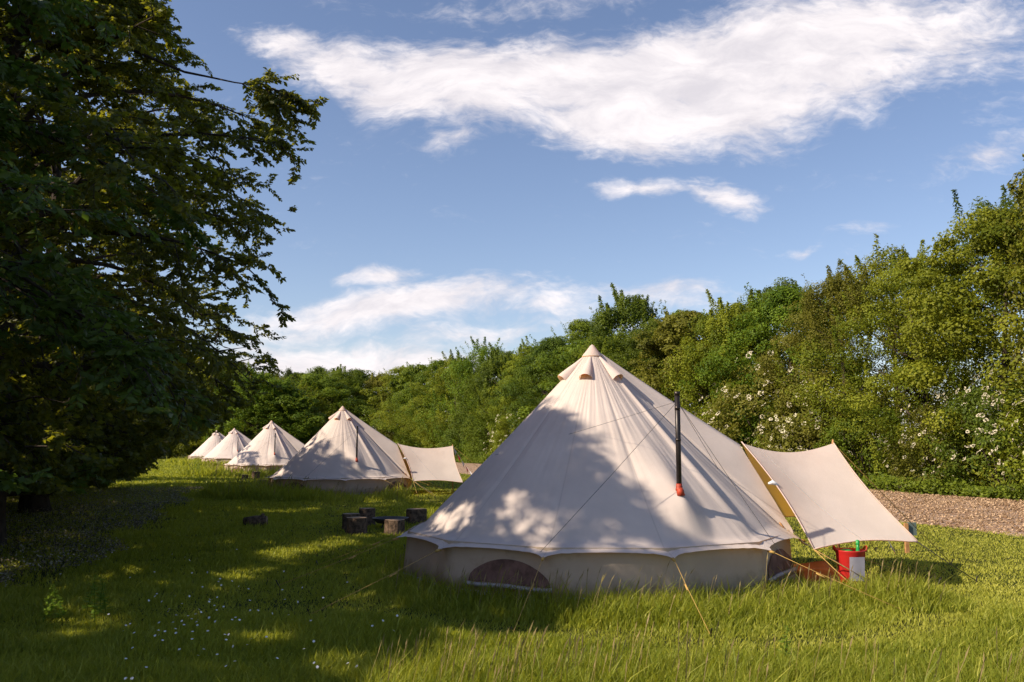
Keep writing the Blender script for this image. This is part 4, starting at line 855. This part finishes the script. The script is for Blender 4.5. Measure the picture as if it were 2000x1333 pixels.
place_big(BT1, -17.5, 14, 3.3, (1, 1, 1.05), 'dark tree filling the back of the left side behind the largest tree')
place_big(BT2, -20., 22, 5.3, (1, 1, 1.1), 'dark tree deep in the wood on the left, only seen through gaps')

# ------------------------------------------------------------------ grass
rng = np.random.default_rng(71)
def long_h(x, y):
    """height of the sward at a point, metres"""
    h = .075 + .045 * vnoise(x, y, 1.3, 21) + .02 * vnoise(x, y, 5., 25)
    for i, (tx_, ty_) in enumerate(T):
        d = np.hypot(x - tx_, (y - ty_)); rr = 3.42 if i == 0 else 4.6; e = 1 / (1 + np.exp((d - rr) / .12)); h = np.maximum(h, np.exp(-((d - 2.6) / .3) ** 2) * .23 * (i == 0)); h = np.maximum(h, e * ((.19 if i == 0 else .43) + .07 * vnoise(x, y, 1.7, 22)))
    # mown lawn on the open side and mown path round the big tent
    mown = 1 / (1 + np.exp(-((x - 3.35) + .25 * (y - 11.2) * 0) / .15)) * (1 / (1 + np.exp(-(y - (10.15 + .35 * (x - 3.2))) / .12)))
    mown = np.maximum(mown, 1 / (1 + np.exp(-(x - 5.15 - .12 * (y - 9)) / .15)) * (y > 6.9))
    path = np.exp(-((np.hypot(x - 1.1, y - 11.8) - 3.85 - .22 * np.clip(x - 1, -3, 2)) / .33) ** 2) * (y < 12.5)
    path2 = np.exp(-((x + 2.6 + .12 * (y - 10)) / 1.3) ** 2) * (y > 9) * (y < 34)
    mown = np.maximum(mown, np.maximum(path * .9, path2 * .6)); mown = np.maximum(mown, ((x > 2.6 - .36 * (y - 12)) & (y > 15.5)) * .95)
    fg = np.clip((7.2 - y) / .5, 0, 1); h = np.maximum(h, fg * (.11 + .09 * np.clip(vnoise(x, y, 2.3, 23), -1, 1) * (x > -1.5) + .05 * (x > -1)))
    mown = mown * np.where((np.hypot(x - 4.15, y - 9.75) < .75), 0, 1); h = np.maximum(h, .30 * np.exp(-(np.hypot(x - 4.15, y - 9.75) / .6) ** 2))
    return h * (1 - mown) + .035 * mown, mown
def grass(n, y0, y1, dens_pow=2., hs=1.):
    # depth drawn from ~ y^-p times the width of the strip
    yg = np.linspace(y0, y1, 4000); wdt = 1.25 * yg + 5; pdf = wdt * (1 / np.maximum(yg, 6.5)) ** dens_pow; cdf = np.cumsum(pdf); cdf /= cdf[-1]
    y = np.interp(rng.uniform(0, 1, n), cdf, yg); x = (rng.uniform(-.5, .5, n)) * (1.25 * y + 5)
    return x, y
x, y = grass(1100000, 5.2, 105, 1.9)
ok = np.ones(len(x), bool)
for tx_, ty_ in T: ok &= np.hypot(x - tx_, y - ty_) > 2.49
off = (x - 14.8) * .94 + (y - 25.5) * .34; ok &= off < -7.75 + .3 * vnoise(y, x * 0, .9, 9)
ok &= ~((np.abs(x - T[0][0] - 2.95) < .45) & (np.abs(y - 11.7) < .85) & (rng.uniform(0, 1, len(x)) < .95))
bare = np.clip(.9 - np.hypot((x + 12.4) / 2.4, (y - 42.2) / 2.0), 0, 1) + .5 * np.exp(-((np.hypot(x - 1.1, y - 11.8) - 4.15) / .12) ** 2) * (vnoise(x, y, 1.2, 31) > .15)
under = (x < -5.8 - .27 * (y - 12) + .9 * vnoise(x, y, .8, 41)) & (y > 10.5) & (y < 26)
ok &= rng.uniform(0, 1, len(x)) > bare * .8; ok &= ~(under & (rng.uniform(0, 1, len(x)) < .72))
x, y = x[ok], y[ok]; hf, mown = long_h(x, y); n = len(x); dist = np.hypot(x, y)
h = hf * rng.uniform(.45, 1.25, n); h *= np.where(rng.uniform(0, 1, n) < .08, 1.5, 1)
W = (.0016 + .00055 * dist) * rng.uniform(.6, 1.3, n) * np.where(mown > .5, .85, 1); W = np.minimum(W, .05)
a = rng.uniform(0, 2 * PI, n); lean = rng.uniform(.05, .9, n) * h; la = rng.uniform(0, 2 * PI, n) + 0; wind = .12 * h
bx = np.cos(la) * lean + wind * .8; by = np.sin(la) * lean - wind * .2
z0 = gz(x, y) - .01; sx_, sy_ = np.cos(a) * W, np.sin(a) * W
v = np.stack([np.stack([x - sx_, y - sy_, z0], 1), np.stack([x + sx_, y + sy_, z0], 1), np.stack([x + bx * .35 + sx_ * .75, y + by * .35 + sy_ * .75, z0 + h * .58], 1), np.stack([x + bx * .35 - sx_ * .75, y + by * .35 - sy_ * .75, z0 + h * .58], 1), np.stack([x + bx, y + by, z0 + h], 1)], 1).reshape(-1, 3)
b = (np.arange(n) * 5)[:, None]; f = np.concatenate([b, b + 1, b + 2, b + 3, b + 3, b + 2, b + 4], 1).ravel(); sz = np.tile([4, 3], n)
tn = np.clip(.24 + .27 * vnoise(x, y, .55, 51) + .13 * vnoise(x, y, 3.1, 52) + rng.normal(0, .13, n) + .55 * mown * (x > 2.2) + .22 * mown * (x <= 2.2) + np.where(rng.uniform(0, 1, n) < .12, .5, 0), 0, 1)
tag(mesh_obj('grass', fast_mesh('grass', v, f, sz, np.repeat(tn, 5)), L_grass), 'green meadow grass, long round the tents and mown on the right', 'grass', kind='stuff')
# seeding stalks
n0 = 26000; x, y = grass(n0, 5.8, 60, 1.6); hf, mown = long_h(x, y); keep = (hf > .15) & (rng.uniform(0, 1, n0) < .33 + .5 * (vnoise(x, y, .9, 61) > .1))
for tx_, ty_ in T: keep &= np.hypot(x - tx_, y - ty_) > 2.55
x, y, hf = x[keep], y[keep], hf[keep]; n = len(x); h = hf * rng.uniform(1.1, 1.95, n); h = np.minimum(h, .62); dist = np.hypot(x, y)
ln = rng.uniform(.08, .35, n) * h; la = rng.uniform(-1.2, 1.2, n); bx, by = np.cos(la) * ln, np.sin(la) * ln; W = .0011 + .00022 * dist
a = rng.uniform(0, PI, n); cx, sy_ = np.cos(a), np.sin(a); zz = gz(x, y); hl = rng.uniform(.05, .10, n); hw = .004 + .0003 * dist
def st_(fx, wz, zf): return np.stack([x + bx * fx + cx * wz, y + by * fx + sy_ * wz, zz + zf], 1)
v = np.stack([st_(0, -W, 0 * h), st_(0, W, 0 * h), st_(.45, W, h * .6), st_(.45, -W, h * .6), st_(1, W * .8, h), st_(1, -W * .8, h), st_(1.12, hw, h + hl * .35), st_(1.12, -hw, h + hl * .35), st_(1.4, 0 * W, h + hl)], 1).reshape(-1, 3)
b = (np.arange(n) * 9)[:, None]; f = np.concatenate([b, b + 1, b + 2, b + 3, b + 3, b + 2, b + 4, b + 5, b + 5, b + 4, b + 6, b + 7, b + 7, b + 6, b + 8], 1).ravel()
tag(mesh_obj('seeding_grass', fast_mesh('seeding_grass', v, f, np.tile([4, 4, 4, 3], n), np.repeat(rng.uniform(0, 1, n), 9)), L_seed), 'tall straw coloured seeding grass stalks standing above the meadow', 'grass', kind='stuff')
# daisies
n = 120; u = np.concatenate([rng.normal(400, 110, 80), rng.normal(430, 220, 40)]); vv_ = np.concatenate([rng.normal(1215, 50, 80), rng.uniform(1060, 1320, 40)])
pts = np.array([tuple(gr(float(a), float(np.clip(b, 1040, 1325)), .12)) for a, b in zip(u, vv_)]); k = 10; ang = np.tile(np.arange(k) * 2 * PI / k, n)
nn = unit(rng.normal(size=(n, 3)) * .35 + np.array([0, -.3, .9])); t1 = unit(np.cross(nn, rng.normal(size=(n, 3)))); t2 = np.cross(nn, t1); Pn = np.repeat(pts, k, 0); dd = np.repeat(t1, k, 0) * np.cos(ang)[:, None] + np.repeat(t2, k, 0) * np.sin(ang)[:, None]
tag(mesh_obj('daisies', leaves_mesh('daisies', Pn, dd, np.repeat(nn, k, 0), .013, .008, rng.uniform(0, 1, n * k), fold=.05), L_daisy), 'small white daisies scattered in the shaded grass at lower left', 'flowers', kind='stuff')
# ground cover under the left trees
n = 60000; y = rng.uniform(10.5, 34, n) ** 1.0; x = -6.0 - .27 * (y - 12) - rng.uniform(0, 1, n) ** 1.4 * 12 + .9 * vnoise(y, y * 0, 1., 42); 
nn = unit(rng.normal(size=(n, 3)) * .45 + np.array([0, 0, 1.])); L = rng.uniform(.02, .05, n); tt = np.where(rng.uniform(0, 1, n) < .3 + .2 * vnoise(x, y, .9, 43), rng.uniform(.6, 1, n), rng.uniform(0, .25, n))
tag(mesh_obj('ground_cover', leaves_mesh('ground_cover', np.stack([x, y, rng.uniform(.02, .14, n)], 1), unit(np.cross(nn, rng.normal(size=(n, 3)))), nn, L, L * .7, tt), L_under),
    'low pale speckled ground cover and dead leaves in the shade under the left trees', 'ground cover', kind='stuff')
# weeds
def weed(x, y, h, label, seed, nst=1):
    global rng; rng = np.random.default_rng(seed); root = empty('weed', (x, y, 0)); tag(root, label, 'plant', 'weeds standing up from the grass'); m = MB(); A = [[], [], [], []]
    for s in range(nst):
        ox, oy = rng.normal(0, .12, 2) if nst > 1 else (0, 0); hh = h * rng.uniform(.75, 1.05); lx = rng.normal(0, .05); m.tube([(ox, oy, 0), (ox + lx * .5, oy, hh * .5), (ox + lx, oy, hh)], [.005, .004, .002], 5)
        k = 60; t = rng.uniform(.15, 1, k); a = rng.uniform(0, 6.28, k); p = np.stack([ox + lx * t, oy + 0 * t, hh * t], 1); d = np.stack([np.cos(a), np.sin(a), rng.uniform(-.1, .7, k)], 1)
        A[0].append(p + d * .008); A[1].append(d); A[2].append(np.array([0, 0, 1.]) + rng.normal(size=(k, 3)) * .25); A[3].append(.075 * (1.25 - t) * rng.uniform(.6, 1.2, k))
    m.build('stem', L_weed, root); L = np.concatenate(A[3]); mesh_obj('leaves', leaves_mesh('leaves', np.concatenate(A[0]), np.concatenate(A[1]), np.concatenate(A[2]), L, L * .55, rng.uniform(.3, 1, len(L))), L_weed, root)
p = gr(1532, 1300); weed(p.x, p.y, .36, 'leafy single stemmed weed standing in the foreground grass below the right end of the tent', 1)
p = gr(385, 930); weed(p.x, p.y, 1.25, 'clump of bright sunlit weeds in the meadow before the far tents', 2, 9)
p = gr(165, 1210); weed(p.x, p.y, .45, 'yellowish weed clump in the shaded grass at lower left', 3, 6)
